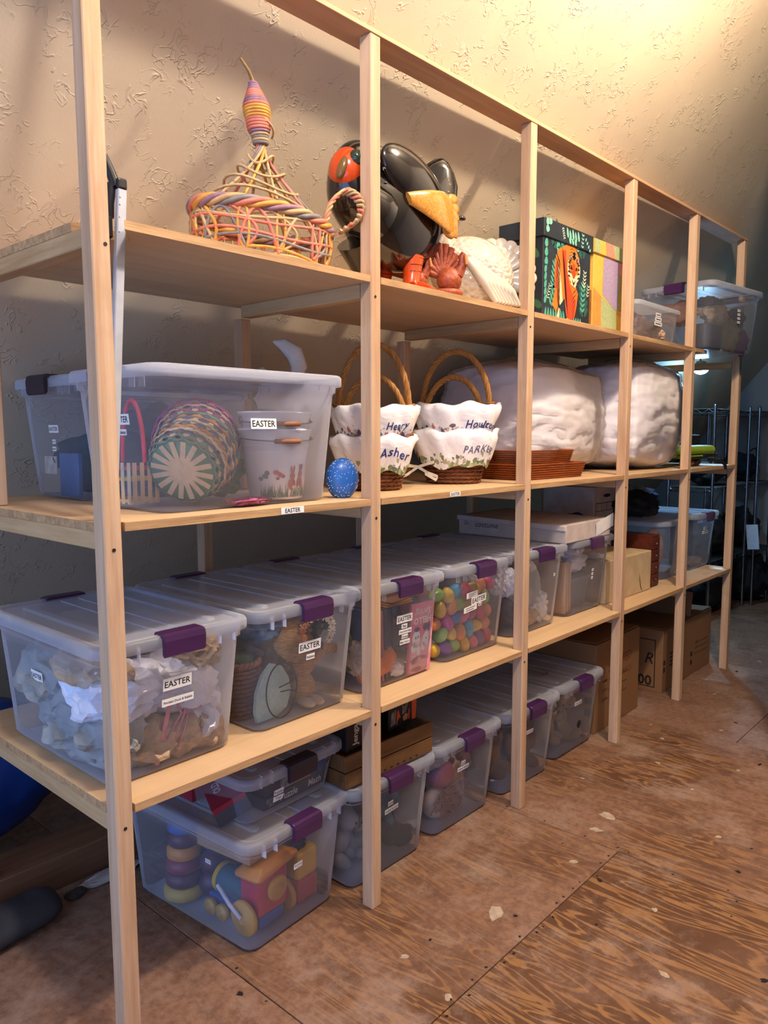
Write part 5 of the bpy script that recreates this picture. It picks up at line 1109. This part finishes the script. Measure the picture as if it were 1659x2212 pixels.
# --- contents of the two clear boxes up here
crumple('crumpled_paper',(2.83,.20,E3+.075),(.14,.09,.065),mat('lilac_tissue','c4b0ac',.8,'a8928e',12,bump=.4),'pinkish tissue in the small clear box on the top shelf','paper',seed=120,sub=4,amp=.6)
crumple('crumpled_paper',(2.99,.15,E3+.06),(.08,.06,.05),M_krf,'tan paper at the right of the small clear box on the top shelf','paper',seed=121,sub=4,amp=.6)
q = Vector((3.560,.104,E3)); dx = Vector((math.cos(R(-7)),math.sin(R(-7)),0)); dy = Vector((-dx.y,dx.x,0))
for i,(u,v,z,r,m,lab) in enumerate(((-.02,-.08,.20,(.13,.06,.055),mat('cream_felt','d2b890',.9,'b89a70',14,bump=.5),'cream felt across the overhanging bin'),(.09,-.11,.10,(.06,.05,.09),mat('khaki_felt','a89a70',.9,'908258',14,bump=.5),'khaki felt hanging down in the overhanging bin'),(.20,-.10,.07,(.06,.06,.07),mat('violet_felt','8a4a86',.9,'703a6e',14,bump=.4),'violet felt at the right end of the overhanging bin'),(.18,-.08,.19,(.06,.06,.06),mat('plum_felt','5f4660',.9,'4c384e',14,bump=.4),'plum felt above the violet felt in the overhanging bin'),(-.05,-.06,.265,(.10,.06,.03),M_blk,'black cloth under the lid of the overhanging bin'),(-.20,.03,.20,(.06,.10,.06),mat('peach_felt','c08a68',.9,'a87454',14,bump=.4),'peach cloth at the latch end of the overhanging bin'))):
    crumple('felt_piece', tuple(q+dx*u+dy*v+Vector((0,0,z))), r, m, lab, 'cloth', 'felt pieces in the overhanging bin', seed=130+i, sub=4)
b = MB(); b.box((0,0,.065),(.17,.10,.13),bev=.01); tag(b.build('dark_pouch', mat('charcoal_pouch','3a3c42',.7), None, T(*(q+dx*-.14+dy*-.09+Vector((0,0,.006)))) @ RZ(R(-9))),'charcoal pouch at the near corner of the overhanging bin','pouch')
# --- leaning bar with black fittings, behind the first post
e = empty('folding_bar', (.050,.066,E2), 0, 'grey metal bar with black plastic fittings leaning beside the first post', 'bar')
b = MB(); b.box((0,0,.345),(.020,.014,.690),bev=.002); b.build('bar', mat('grey_metal_bar','b8bec8',.45,'a8aeb8',20,metal=.1), e, RY(R(4.0)))
b = MB()
for z in (.60,.63,.655,.67): b.ball((-.013+.026,0,z),.0016,None,8,6) if False else b.ball((.036+(z-.60)*.07,-.0075,z),.0018,None,8,6)
b.build('rivets', mat('rivet','c8ccd0',.3,metal=.8), e)
b = MB(); b.box((.048,0,.698),(.022,.017,.024),bev=.005); b.tube([(.042,.010,.695),(.032,.014,.725),(.022,.016,.755)],[.011,.010,.006],10); b.tube([(.036,.016,.70),(.030,.018,.66),(.032,.018,.63)],[.010,.010,.007],10); b.build('black_fitting', mat('black_plastic','1c1c1f',.4), e)
b = MB(); b.box((.026,.016,.61),(.014,.014,.045),bev=.004); b.build('black_clip', mat('black_plastic','1c1c1f',.4), e)
# ================================================================ toys on the floor
TB = T(.575,.372,.004) @ RZ(R(4))
def tp_(x,y,z): return tuple(TB @ Vector((x,y,z)))
def cm(n,c,r=.4): return mat('toy_'+n,c,r,spec=.5)
t_red,t_yel,t_blu,t_org,t_tel,t_gold = cm('red','b8304a'),cm('yellow','d8ac38'),cm('blue','2a5aa8'),cm('orange','d8882c'),cm('teal','2a6478'),cm('gold','c8963c')
e = empty('toy_train', tp_(-.055,-.13,.006), R(4), 'red and blue toy train with gold wheels, front left corner of the toy bin', 'toy')
b = MB(); b.box((0,.02,.030),(.095,.22,.036),bev=.006); b.build('chassis', t_blu, e)
b = MB(); b.box((.005,-.052,.105),(.115,.075,.115),bev=.008); b.build('cab', t_red, e)
b = MB(); b.loft([ring(.10,.06,.01,.0,3),ring(.165,.105,.015,.006,3),ring(.165,.105,.015,.014,3),ring(.12,.07,.02,.030,3)]); b.build('roof', t_org, e, T(.020,-.050,.162) @ RX(R(-4)) @ RY(R(-8)))
b = MB(); b.tube([(-.005,-.02,.082),(-.005,.10,.082)],.040,20); b.build('boiler', t_tel, e)
b = MB(); b.tube([(-.005,.10,.082),(-.005,.115,.082)],.043,20); b.build('boiler_ring', t_yel, e)
b = MB(); b.lathe([(.036,0),(.036,.006),(.030,.010),(.010,.010),(.010,.015),(.001,.015)],24); b.build('face_dial', t_gold, e, T(.018,-.090,.112) @ RX(PI/2))
for (x,y,r) in ((-.066,-.055,.050),(.068,-.055,.050),(-.060,.045,.024),(-.060,.095,.024)):
    b = MB(); b.lathe([(r*.9,0),(r,.003),(r,.013),(r*.9,.016),(r*.3,.016),(r*.25,.020)],28); b.build('wheel', t_gold, e, T(x,y,r+.001) @ RY(R(-90 if x < 0 else 90)))
b = MB(); b.tube([(-.090,-.060,.060),(-.092,-.015,.085),(-.092,.0,.098),(-.092,.035,.125)],.006,8); b.build('drive_rod', cm('white','c8c8d0'), e)
e = empty('toy_house', tp_(.100,-.178,.006), R(4), 'yellow block on a red base at the front right of the toy bin', 'toy')
b = MB(); b.box((0,0,.038),(.085,.065,.074),bev=.008); b.build('base', t_red, e); b = MB(); b.box((0,0,.118),(.088,.068,.088),bev=.012); b.build('block', t_yel, e)
b = MB(); b.tube([(-.05,0,.072),(-.064,0,.080)],.007,10); b.build('peg', cm('white','c8c8d0'), e)
e = empty('wooden_block', tp_(-.065,-.085,.205), R(8), 'pale wooden block with coloured pegs lying across the toy train', 'toy')
b = MB(); b.box((0,0,.028),(.115,.21,.056),bev=.003); b.build('block', wood('toy_wood','b8926a','9a7550','Y',14), e)
b = MB(); b.tube([(.0,-.01,.055),(.0,-.01,.085)],.010,12); b.build('peg', t_yel, e); b = MB(); b.tube([(-.02,.05,.055),(-.02,.05,.060)],.012,12); b.build('peg', t_blu, e)
e = empty('soft_toy', tp_(.075,-.115,.235), 0, 'yellow soft toy with a blue ball nose under the latch of the toy bin', 'soft toy')
crumple('body',(0,0,.01),(.085,.07,.045),mat('yellow_plush','d0a040',.9,'b88a30',20,bump=.5),'',seed=150,amp=.3,parent=e,sub=4)
b = MB(); b.ball((.045,-.065,.040),.034); b.build('nose', t_blu, e); b = MB(); b.ball((.085,-.02,.045),.028); b.build('ear', t_blu, e)
crumple('folded_cloth', tp_(.05,-.13,.185), (.10,.07,.032), mat('navy_cloth','2c3c5c',.9,'223050',14,bump=.4), 'navy cloth below the yellow soft toy','cloth',seed=151,sub=4)
e = empty('stacking_tower', tp_(-.105,.110,.004), 0, 'stacking ring tower at the rear left of the toy bin', 'toy')
for k,(r,c) in enumerate(((.062,t_yel),(.056,cm('maroon','5a2434')),(.052,cm('crimson','8c2c3c')),(.050,t_org),(.048,cm('maroon','5a2434')),(.046,t_blu))):
    b = MB(); b.lathe([(r*.8,0),(r,.008),(r,.030),(r*.8,.040)],24); b.build('ring', c, e, T(0,0,.041*k))
e = empty('stacking_figure', tp_(-.055,.035,.004), 0, 'plum toy figure with a gold cap between the train and the tower', 'toy')
for k,(r,m) in enumerate(((.045,cm('plum','4a2444')),(.040,cm('plum','4a2444')),(.030,cm('indigo','2c2c5c')),(.022,t_gold))):
    b = MB(); b.ball((0,0,0),r); b.build('bead', m, e, T(0,0,.045+.062*k))
crumple('toy_bundle', tp_(.06,.08,.11), (.10,.13,.10), mat('dark_toys','33345a',.6,'4a2a3a',9,bump=.4), 'dark jumble at the back of the toy bin','toy',seed=152,sub=4)
# puzzle boxes
PB = T(.600,.390,.345) @ RZ(R(3))
def gbox(name, x,y,z,w,d,h,rz,m,label,M=None,cat='puzzle box',grp='puzzle boxes in the low bin'):
    e = empty(name, (0,0,0), 0, label, cat, grp); e.matrix_world = (M or PB) @ T(x,y,z) @ RZ(rz); b = MB(); b.box((0,0,h/2),(w,d,h),bev=.0012); b.build('carton', m, e); return e
ink_w = mat('white_ink','e8e4dc',.5); ink_o = mat('orange_ink','c86a30',.5)
g_grey = mat('grey_card','4c4a50',.5,'424046',20); g_blue = mat('blue_card','2f5ea0',.5,'28528e',20); g_tan = mat('tan_card','c08a50',.5,'b07c44',20); g_red = mat('red_card','a02838',.45,'8c2030',14)
def put(e,mb,m,M,name='lettering'): return mb.build(name,m,e,M)
g = gbox('puzzle_box',.045,-.075,.002,.255,.28,.036,0,g_grey,'grey puzzle box at the bottom of the stack, lettered in white')
put(g,text_mb('Puzzle',.020,.085,.02,.2),ink_w,ON(-.03,-.1405,.018)); put(g,text_mb('Math',.020,.06,.02,.2),ink_w,ON(.075,-.1405,.019)); b = MB(); b.prism([(-.118,.006),(-.088,.006),(-.088,.030),(-.118,.030)],0,.0003); put(g,b,mat('grey_print','8c8c90',.5,'3a3a40',60),ON(0,-.1403,0),'print')
g = gbox('puzzle_box',.050,-.080,.039,.245,.27,.044,R(-1),g_grey,'middle puzzle box with orange and blue panels on its edge')
for x0,x1,m in ((-.065,-.015,mat('map_print','a8a8a0',.5,'6a6a64',60)),(-.012,.055,g_tan),(.058,.122,g_blue)): b = MB(); b.prism([(x0,.003),(x1,.003),(x1,.041),(x0,.041)],0,.0003); put(g,b,m,ON(0,-.1353,0),'panel')
put(g,text_mb('PUZZLE',.014,.055,.02),ink_o,ON(.022,-.1358,.028)); put(g,text_mb('RavensBurger',.006,.05,.01),ink_w,ON(.088,-.1358,.034)) if False else None
g = gbox('puzzle_box',.055,-.085,.084,.235,.25,.034,R(1),g_grey,'top puzzle box of the stack, dark with a blue corner')
for x0,x1,m in ((-.030,.015,mat('map_print','a8a8a0',.5,'6a6a64',60)),(.055,.117,g_blue)): b = MB(); b.prism([(x0,.002),(x1,.002),(x1,.032),(x0,.032)],0,.0003); put(g,b,m,ON(0,-.1253,0),'panel')
put(g,text_mb('60',.012,.03,.02),ink_w,ON(-.055,-.1258,.017))
g = gbox('puzzle_box',-.118,-.095,.003,.10,.25,.040,R(-34),g_grey,'tilted red puzzle box leaning in the left of the low bin',M=PB @ T(.03,-.02,.0))
g.matrix_world = PB @ T(-.105,-.085,.012) @ RZ(R(-28)) @ RY(R(-24))
b = MB(); b.box((0,0,.047),(.098,.248,.016)); b.build('lid', g_red, g); b = MB(); b.prism([(-.046,-.12),(.046,-.12),(.046,.12),(-.046,.12)],.0552,.0556); put(g,b,g_red,T(),'print')
put(g,text_mb('PUZZLE',.020,.10,.02),mat('gold_ink','b89a58',.5),T(.0505,.01,.020) @ RZ(PI/2) @ RX(PI/2)); put(g,text_mb('64',.022,.03,.02),mat('gold_ink','b89a58',.5),T(.0505,-.10,.020) @ RZ(PI/2) @ RX(PI/2)); put(g,text_mb('OLD',.024,.06,.02),ink_w,T(-.015,-.02,.0562) @ RZ(PI/2))
g = gbox('puzzle_box',-.12,.10,.002,.09,.24,.09,R(-6),g_red,'dark red puzzle box at the back left of the low bin')
# crate and games on the soft-toy bin
e = empty('wooden_crate', (.985,.260,.3395), R(-2), 'low slatted wooden crate on the pale blue bear\'s bin', 'crate'); mc = wood('crate_wood','7a5632','54381e','X',14,.7)
for s in (-1,1):
    for k in range(2):
        b = MB(); b.box((0,s*.165,.027+.052*k),(.40,.010,.048),bev=.0015); b.build('slat', mc, e); b = MB(); b.box((s*.196,0,.027+.052*k),(.010,.32,.048),bev=.0015); b.build('slat', mc, e)
    for k in range(7): b = MB(); b.box((-.06+.03*k,-.1705,.012),(.010,.001,.005)); b.build('stencil_mark', mat('crate_stencil','2a1c10',.8), e) if s < 0 else None
b = MB(); b.box((0,0,.006),(.39,.32,.008)); b.build('base', mc, e)
g_blk = mat('black_card','141214',.45,'1c191a',14)
g = gbox('game_box',.878,.245,.4455,.155,.25,.088,R(2),g_blk,'black game box lettered in tan, standing in the crate left of the second post',M=T(),cat='game',grp='games in the crate')
put(g,text_mb('Jenga',.030,.078,.025),mat('tan_ink','cdb79a',.5),ON(-.036,-.1262,.044,0,PI/2))
put(g,text_mb('Jenga',.030,.078,.025),mat('tan_ink','cdb79a',.5),ONX(-.0783,.03,.05,0,0))
g = gbox('game_box',1.085,.262,.4455,.150,.25,.085,R(2),g_blk,'black game box with an orange stripe, in the crate right of the second post',M=T(),cat='game',grp='games in the crate')
def gp(m,polys,l=0): 
    b = MB()
    for p in polys: b.prism(p,0,.0003)
    put(g,b,m,ON(0,-.1253-l,0),'print')['kind'] = 'stuff'
gp(mat('orange_print','d8501e',.5),[[(.048,.004),(.068,.004),(.074,.082),(.046,.082)],[(-.028,.02),(-.020,.03),(-.012,.028),(-.018,.04),(-.024,.058),(-.030,.050)],[(.028,.012),(.033,.012),(.035,.045),(.030,.045)],[(-.034,.008),(-.030,.008),(-.028,.05),(-.032,.05)]])
gp(mat('art_print','8a8078',.5,'5a524c',40),[[(-.066,.01),(-.040,.015),(-.036,.06),(-.060,.055)],[(-.005,.035),(.015,.04),(.030,.075),(.022,.078),(.008,.060),(-.004,.070)]],.0003); gp(mat('art_tan','b07a48',.5),[[(.002,.012),(.022,.014),(.026,.030),(.012,.036),(-.002,.026)]],.0003)
put(g,text_mb('EATEN ALIVE',.008,.060,.02),ink_w,ON(.060,-.1262,.044,0,PI/2)) if False else None
# ================================================================ flat boxes, cartons
m_wb = mat('white_board','cdbfb4',.7,'b8aaa0',16); m_kb = mat('brown_carton','86603c','.7'.__len__() and .7,'875f3a',12); m_ki = mat('carton_print','241a14',.7)
e = empty('garment_box', (2.255,.350,.9485), R(0), 'long flat white costume box with a hanging card, on the clear bins', 'box')
b = MB(); b.box((0,0,.038),(.405,.545,.076),bev=.002); b.build('tray', m_wb, e); b = MB(); b.box((-.004,.004,.068),(.418,.548,.022),RX(R(1.2)),bev=.002); b.build('lid', m_wb, e)
put(e,text_mb('costume',.028,.12,.0,.3),mat('pen_ink','3a3230',.6),ONX(-.2035,.12,.046)); put(e,text_mb('Qu',.018,.04,.0,.3),mat('pen_ink','3a3230',.6),ONX(-.2035,.23,.050))
sticker(e,'',.160,.062,ON(.135,-.278,.052,R(-6),R(12)),name='hanging_card'); hc = e.children[-1]
b = MB(); b.prism([(-.020,-.026),(.006,-.028),(.008,.028),(-.018,.028)],0,.0003); put(hc,b,m_ki,T(0,0,.0010),'print'); put(hc,text_mb('Guns',.014,.04,.0,.3),mat('pen_ink','3a3230',.6),T(.045,.012,.0012)) if False else put(hc,text_mb('costume',.014,.045,.0,.3),mat('pen_ink','3a3230',.6),T(.045,.004,.0012) @ RZ(R(-8)))
for k,(z,lab) in enumerate(((.611,'lower white file box with blue panels, behind the scuffed white carton'),(.868,'upper white file box with a hand hole and blue label grid'))):
    e = empty('file_box', (3.11,.560,z), 0, lab, 'box', 'white file boxes'); b = MB(); b.box((0,0,.125),(.31,.30,.25),bev=.002); b.build('carton', m_wb, e)
    b = MB(); b.prism([(x*.040,.2+y*.009) for x,y in rrect(2,2,.9,4)],0,.0006); put(e,b,m_ki,ON(0,-.1502,0),'hand_hole')
    bl = mat('file_box_blue','2a3a66',.6); b = MB()
    for (x0,x1,z0,z1) in ((-.13,.13,.160,.164),(-.13,.13,.118,.121),(-.13,.13,.02,.024),(-.13,-.126,.02,.164),(.126,.13,.02,.164),(-.066,-.063,.12,.162),(-.002,.001,.12,.162),(.062,.065,.12,.162),(-.13,.13,.066,.069)): b.prism([(x0,z0),(x1,z0),(x1,z1),(x0,z1)],0,.0004)
    put(e,b,bl,ON(0,-.1502,0),'label_grid')
crumple('folded_cloth',(2.500,.27,.985),(.060,.09,.042),mat('navy_knit','22284a',.9,'1a1e3a',20,bump=.5),'navy cloth bundled on the lid beside the costume box','cloth',seed=160,sub=4)
m_cb = mat('cream_board','cdb48c',.7,'bda27a',14)
e = empty('scuffed_carton', (2.755,.235,.611), R(-1), 'cream cardboard box with a torn slit, right of the fourth post', 'box')
b = MB(); b.box((0,0,.100),(.495,.245,.200),bev=.003); b.build('carton', m_cb, e); b = MB(); b.box((-.03,.02,.203),(.40,.19,.006),RX(R(2))); b.build('flap', m_cb, e)
b = MB(); b.prism([(.115,.10),(.122,.07),(.135,.03),(.15,.008),(.142,.010),(.128,.03),(.116,.068)],0,.0004); put(e,b,m_ki,ON(0,-.1228,0),'torn_slit')
crumple('white_tissue',(2.56,.20,.825),(.05,.05,.012),M_tis,'white tissue on top of the cream box','paper',seed=161)
m_mah = wood('mahogany','6a3020','47190f','X',18,.4,knots=False)
e = empty('jewellery_chest', (3.075,.240,.611), 0, 'narrow mahogany chest of drawers, right of the cream box', 'chest')
b = MB(); b.box((0,0,.135),(.105,.24,.27),bev=.003); b.build('case', m_mah, e)
for k in range(4): b = MB(); b.box((0,-.122,.038+.062*k),(.092,.006,.056),bev=.002); dr = b.build('drawer', m_mah, e); b = MB(); b.ball((0,-.128,.038+.062*k),.005,None,10,8); b.build('knob', M_galv, dr)
m_lth = mat('brown_leather','5a3022',.5,'46241a',18,bump=.3)
e = empty('leather_bag', (2.90,.470,.611), R(-6), 'brown leather bag with a looped strap, behind the cream box', 'bag')
b = MB(); b.loft([ring(.30,.16,.03,0,4),ring(.32,.18,.05,.12,4),ring(.29,.10,.04,.25,4),ring(.27,.04,.015,.275,4)]); b.build('bag_body', m_lth, e); b = MB(); b.tube([(.10,-.05,.25),(.115,-.06,.30),(.125,-.06,.335),(.135,-.05,.30),(.14,-.04,.25)],.008,8); b.build('strap', m_lth, e)
e = empty('storage_tub', (3.365,.355,.611), R(0), 'rounded clear tub with a pale rim between the chest and the fifth post', 'storage bin')
b = MB(); b.loft([ring(.30,.40,.10,0,8),ring(.34,.45,.13,.05,8),ring(.37,.48,.14,.30,8)],True,False); b.build('tub_body', M_bin, e); b = MB(); b.loft([ring(.39,.50,.15,.295,8),ring(.395,.505,.15,.305,8),ring(.385,.495,.15,.318,8),ring(.33,.44,.13,.316,8)],False,True); b.build('tub_lid', M_lid, e)
b = MB(); b.ball((0,0,.135),(.13,.04,.125)); tag(b.build('cushion', mat('peach_cushion','caa68c',.85,'b8927a',14), None, T(3.33,.24,.622)),'pale oval cushion inside the rounded tub','cushion')
e = empty('black_bag', (3.36,.40,.931), R(10), 'lumpy black bag on the rounded tub, under the middle shelf', 'bag'); crumple('bag_body',(0,0,.075),(.20,.16,.075),M_blk,'',seed=170,amp=.3,parent=e,sub=4); crumple('bag_pocket',(.05,-.10,.04),(.08,.05,.04),mat('dark_brown_cloth','5a4436',.9,'463428',20,bump=.5),'',seed=171,amp=.3,parent=e)
crumple('folded_cloth',(3.36,.46,1.090),(.12,.08,.030),mat('mint_cloth','8fa89a',.85,'7a9488',14,bump=.4),'mint cloth draped on the black bag','cloth',seed=172,sub=4)
crumple('folded_cloth',(3.62,.50,1.060),(.12,.09,.030),mat('white_cloth','c8c8cc',.85,'b4b4ba',14,bump=.4),'white cloth right of the mint cloth, past the fifth post','cloth',seed=173,sub=4)
crumple('folded_cloth',(3.86,.55,1.005),(.14,.10,.05),mat('navy_knit','22284a',.9),'navy cloth behind the blue-lit bin lid','cloth',seed=174,sub=4)
b = MB(); b.box((0,0,.14),(.24,.05,.26),bev=.01); tag(b.build('fabric_stack', mat('slate_fabric','4a525c',.9,'3c444e',12,bump=.3), None, T(3.78,.25,.622)),'slate fabric standing in the blue-lit bin','cloth')
crumple('crumpled_paper',(3.83,.21,.645),(.10,.05,.025),M_krf,'tan paper low in the blue-lit bin','paper',seed=175)
b = MB(); b.prism([(0,0),(.06,.02),(.05,.10),(-.02,.06)],0,.0006); tag(b.build('paper_scrap', mat('label_paper','f4f2ee',.5), None, T(3.815,.02,.6112)),'white paper scrap on the lower shelf by the last post','paper')
def carton(loc, rz, w, d, h, label, flap=None):
    e = empty('moving_carton', loc, rz, label, 'carton', 'brown moving cartons'); b = MB(); b.box((0,0,h/2),(w,d,h),bev=.002); b.build('carton', m_kb, e)
    for s in (-1,1):
        b = MB(); b.box((0,0,0),(w*.96,d*.49,.003)); b.build('flap', m_kb, e, T(0,s*d*.245,h+.003) @ RX(R(2*s)))
    return e
def sq(e, pts, s, M):
    for x,z in pts: b = MB(); b.prism([(x-s/2,z-s/2),(x+s/2,z-s/2),(x+s/2,z+s/2),(x-s/2,z+s/2)],0,.0005); put(e,b,m_ki,M,'print_square')
cr = mat('crayon_red','7a2a1c',.7)
e = carton((2.690,.345,.0005),0,.480,.44,.425,'tall brown carton with handwriting, at the foot of the fourth post')
sq(e,[(.185,.10),(.185,.155),(.185,.21)],.034,ONX(-.2403,0,0)); put(e,text_mb('STUFFED',.045,.26,.0,.1),cr,ON(.02,-.2204,.300,0,R(5))); put(e,text_mb('ANIMALS',.030,.20,.0,.1),cr,ON(.06,-.2204,.235,0,R(3)))
for k,tx in enumerate(('NAME','CONTENTS','ROOM')): put(e,text_mb(tx,.014,.06,.02),m_ki,ON(-.14,-.2204,.235-.045*k)); b = MB(); b.prism([(-.10,.229-.045*k),(.10,.229-.045*k),(.10,.232-.045*k),(-.10,.232-.045*k)],0,.0004); put(e,b,m_ki,ON(0,-.2203,0),'print_line')
e = carton((3.415,.315,.0005),R(0),.400,.40,.345,'brown carton with large black numerals on its side, between the fourth and fifth posts')
put(e,text_mb('500',.060,.13,.03),m_ki,ONX(-.2004,-.085,.060)); b = MB()
for (x0,x1,z0,z1) in ((-.16,.16,.025,.030),(-.16,.16,.285,.290),(-.16,-.155,.025,.29),(.155,.16,.025,.29)): b.prism([(x0,z0),(x1,z0),(x1,z1),(x0,z1)],0,.0005)
put(e,b,m_ki,ONX(-.2003,0,0),'print_border'); put(e,text_mb('R',.06,.06,.0,.3),m_ki,ONX(-.2004,-.125,.185)); sq(e,[(-.175,.125),(-.175,.165)],.026,ON(0,-.2003,0)); 
for k in range(4): b = MB(); b.prism([(-.10,.13+.022*k),(.06,.13+.022*k),(.06,.14+.022*k),(-.10,.14+.022*k)],0,.0005); put(e,b,m_ki,ON(0,-.2003,0),'print_line')
e = carton((3.790,.315,.0005),R(0),.345,.39,.345,'open brown carton with one flap raised, left of the last post')
b = MB(); b.box((0,0,.07),(.003,.38,.15)); b.build('raised_flap', m_kb, e, T(-.165,0,.345) @ RY(R(12)))
sq(e,[(-.140,.125),(-.140,.075)],.028,ON(0,-.1953,0))
for k,tx in enumerate(('NAME','CONTENTS','ROOM NO.')): put(e,text_mb(tx,.014,.07,.02),m_ki,ON(-.055,-.1954,.180-.032*k)); b = MB(); b.prism([(-.01,.174-.032*k),(.13,.174-.032*k),(.13,.177-.032*k),(-.01,.177-.032*k)],0,.0004); put(e,b,m_ki,ON(0,-.1953,0),'print_line')
# ================================================================ far end: wire rack, lamp
M_chr = mat('chrome_wire','b8bcc4',.18,'a0a4ac',20,metal=1)
def wire_rack(x0,x1,y0,y1,zs,label):
    e = empty('wire_rack', ((x0+x1)/2,(y0+y1)/2,0), 0, label, 'shelving', 'chrome wire racks'); hx,hy=(x1-x0)/2,(y1-y0)/2
    for sx in (-1,1):
        for sy in (-1,1):
            b = MB(); b.tube([(sx*hx,sy*hy,0),(sx*hx,sy*hy,1.60)],.0125,10)
            for k in range(60): b.tube([(sx*hx,sy*hy,.03+.0258*k),(sx*hx,sy*hy,.033+.0258*k)],.0134,10) if k % 2 else None
            b.ball((sx*hx,sy*hy,1.602),.013,None,10,8); b.build('post', M_chr, e)
    for z in zs:
        b = MB()
        for zz in (z,z-.030):
            b.tube([(-hx,-hy,zz),(hx,-hy,zz),(hx,hy,zz),(-hx,hy,zz)],.0036,6,closed=True)
        for s in (-1,1):
            n = max(4,int(hy*2/.045)); b.tube([(s*hx,-hy+2*hy*k/n,z if k % 2 else z-.030) for k in range(n+1)],.0026,5)
            n = max(4,int(hx*2/.045)); b.tube([(-hx+2*hx*k/n,s*hy,z if k % 2 else z-.030) for k in range(n+1)],.0026,5)
        n = int(hx*2/.026)
        for k in range(n+1): x=-hx+2*hx*k/n; b.tube([(x,-hy-.004,z+.004),(x,hy+.004,z+.004)],.0022,5)
        b.build('wire_shelf', M_chr, e)
    return e
wire_rack(4.95,5.75,.48,.80,(1.575,1.00,.45),'chrome wire rack beyond the shelving, under the slope')
wire_rack(5.79,6.20,.42,.80,(1.575,1.00,.45),'second chrome wire rack against the far wall')
dk = mat('dark_cloth_pile','14151a',.85,'0e0f13',12,bump=.5); dk2 = mat('dark_blue_pile','16202c',.85,'101820',12,bump=.5)
for i,(c,r,m,lab) in enumerate((((5.25,.64,1.13),(.22,.13,.12),dk,'black bundle on the middle shelf of the near wire rack'),((5.95,.60,1.13),(.17,.14,.11),dk2,'dark blue bundle on the middle shelf of the second wire rack'),((5.35,.64,.62),(.30,.14,.16),dk,'black bundle on the lowest shelf of the near wire rack'),((6.0,.60,.62),(.17,.14,.16),dk,'black bundle on the lowest shelf of the second wire rack'),((5.35,.66,.21),(.34,.18,.20),dk,'black sack on the floor under the near wire rack'),((5.98,.55,.21),(.22,.22,.20),dk,'black sack on the floor under the second wire rack'),((6.0,.12,.30),(.22,.22,.30),dk,'tall black sack on the floor beside the far wall'),((4.50,.75,.35),(.28,.18,.34),dk,'black sack leaning under the slope before the wire rack'))):
    crumple('dark_bundle', c, r, m, lab, 'bag', 'dark bundles at the far end', seed=180+i, amp=.3, sub=4)
b = MB(); b.tube([(5.85,.56,1.20),(5.92,.50,1.27),(6.02,.50,1.28),(6.12,.52,1.20)],.006,6); tag(b.build('cable', M_blk),'black cable looped over the dark blue bundle','cable')
e = empty('hang_tag', (5.745,.425,.66), 0, 'white card tag hanging on the wire rack post', 'tag'); b = MB(); b.box((0,0,-.09),(.004,.090,.20),RX(R(-6)),bev=.001); b.build('card', mat('grey_white_card','b8bcc4',.5), e); b = MB(); b.tube([(0,.02,.012),(0,.045,.03)],.002,5); b.build('string', M_blk, e)
e = empty('work_lamp', (4.60,.470,1.832), 0, 'small cool white lamp clipped under the slope at the far end', 'lamp')
b = MB(); b.lathe([(.012,.06),(.03,.055),(.052,.02),(.056,0),(.050,.002),(.028,.045)],24,RX(R(0)),1,1,False,False); b.build('reflector', mat('lamp_metal','9aa0a8',.3,metal=.6), e)
b = MB(); b.ball((0,0,.004),(.050,.050,.036)); b.build('bulb', mat('cool_bulb','cfe6ff',.3,emit=14), e)
b = MB(); b.tube([(0,0,.055),(0,.02,.10),(0,.045,.115)],.006,8); b.build('clip', M_blk, e)
lo = bulb('cool_lamp_light', (4.60,.460,1.780), (.34,.64,1.0), 30, .04); lo.data.type = 'SPOT'; lo.data.spot_size = R(150); lo.data.spot_blend = .5; lo.rotation_euler = (R(-24),R(-4),0); bulb('cool_lamp_light', (4.58,.46,1.775), (.25,.60,1.0), 9, .04)
# ================================================================ under the near end
e = struct(MB().box((0,0,.0525),(3.2,.15,.105),None,.003).build('trim_1', wood('old_beam','8a6242','684630','X',7,.75), None, T(-.35,.870,0)))
crumple('blue_tarp',(.02,1.16,.30),(.42,.17,.26),mat('blue_tarp','1e4a9c',.35,'163a80',6,bump=.25,bscale=8),'blue tarp bundle behind the floor beam at the near end','tarp',seed=190,amp=.18,sub=4)
e = empty('rolled_mat', (-.08,.665,.001), R(6), 'dark rolled mat lying on the floor at the left edge', 'mat')
b = MB(); b.loft([[(x*1.0,.075*math.cos(a)*k,.045+.045*math.sin(a)*k) for a in [2*PI*j/20 for j in range(20)]] for x,k in ((-.45,.6),(-.43,1),(.0,1.0),(.20,.98),(.235,.75),(.245,.4))]); b.build('roll', mat('charcoal_mat','3c3c40',.8,'26262a',9,bump=.4), e)
crumple('paper_scrap',(.36,.735,.012),(.10,.03,.012),mat('pale_scrap','b8aca4',.8,'a0948c',14),'pale paper scrap against the floor beam','paper',seed=191)
crumple('paper_scrap',(.235,.715,.014),(.03,.02,.014),mat('dark_scrap','3a342e',.8),'dark crumb beside the pale paper scrap on the floor','paper',seed=192)
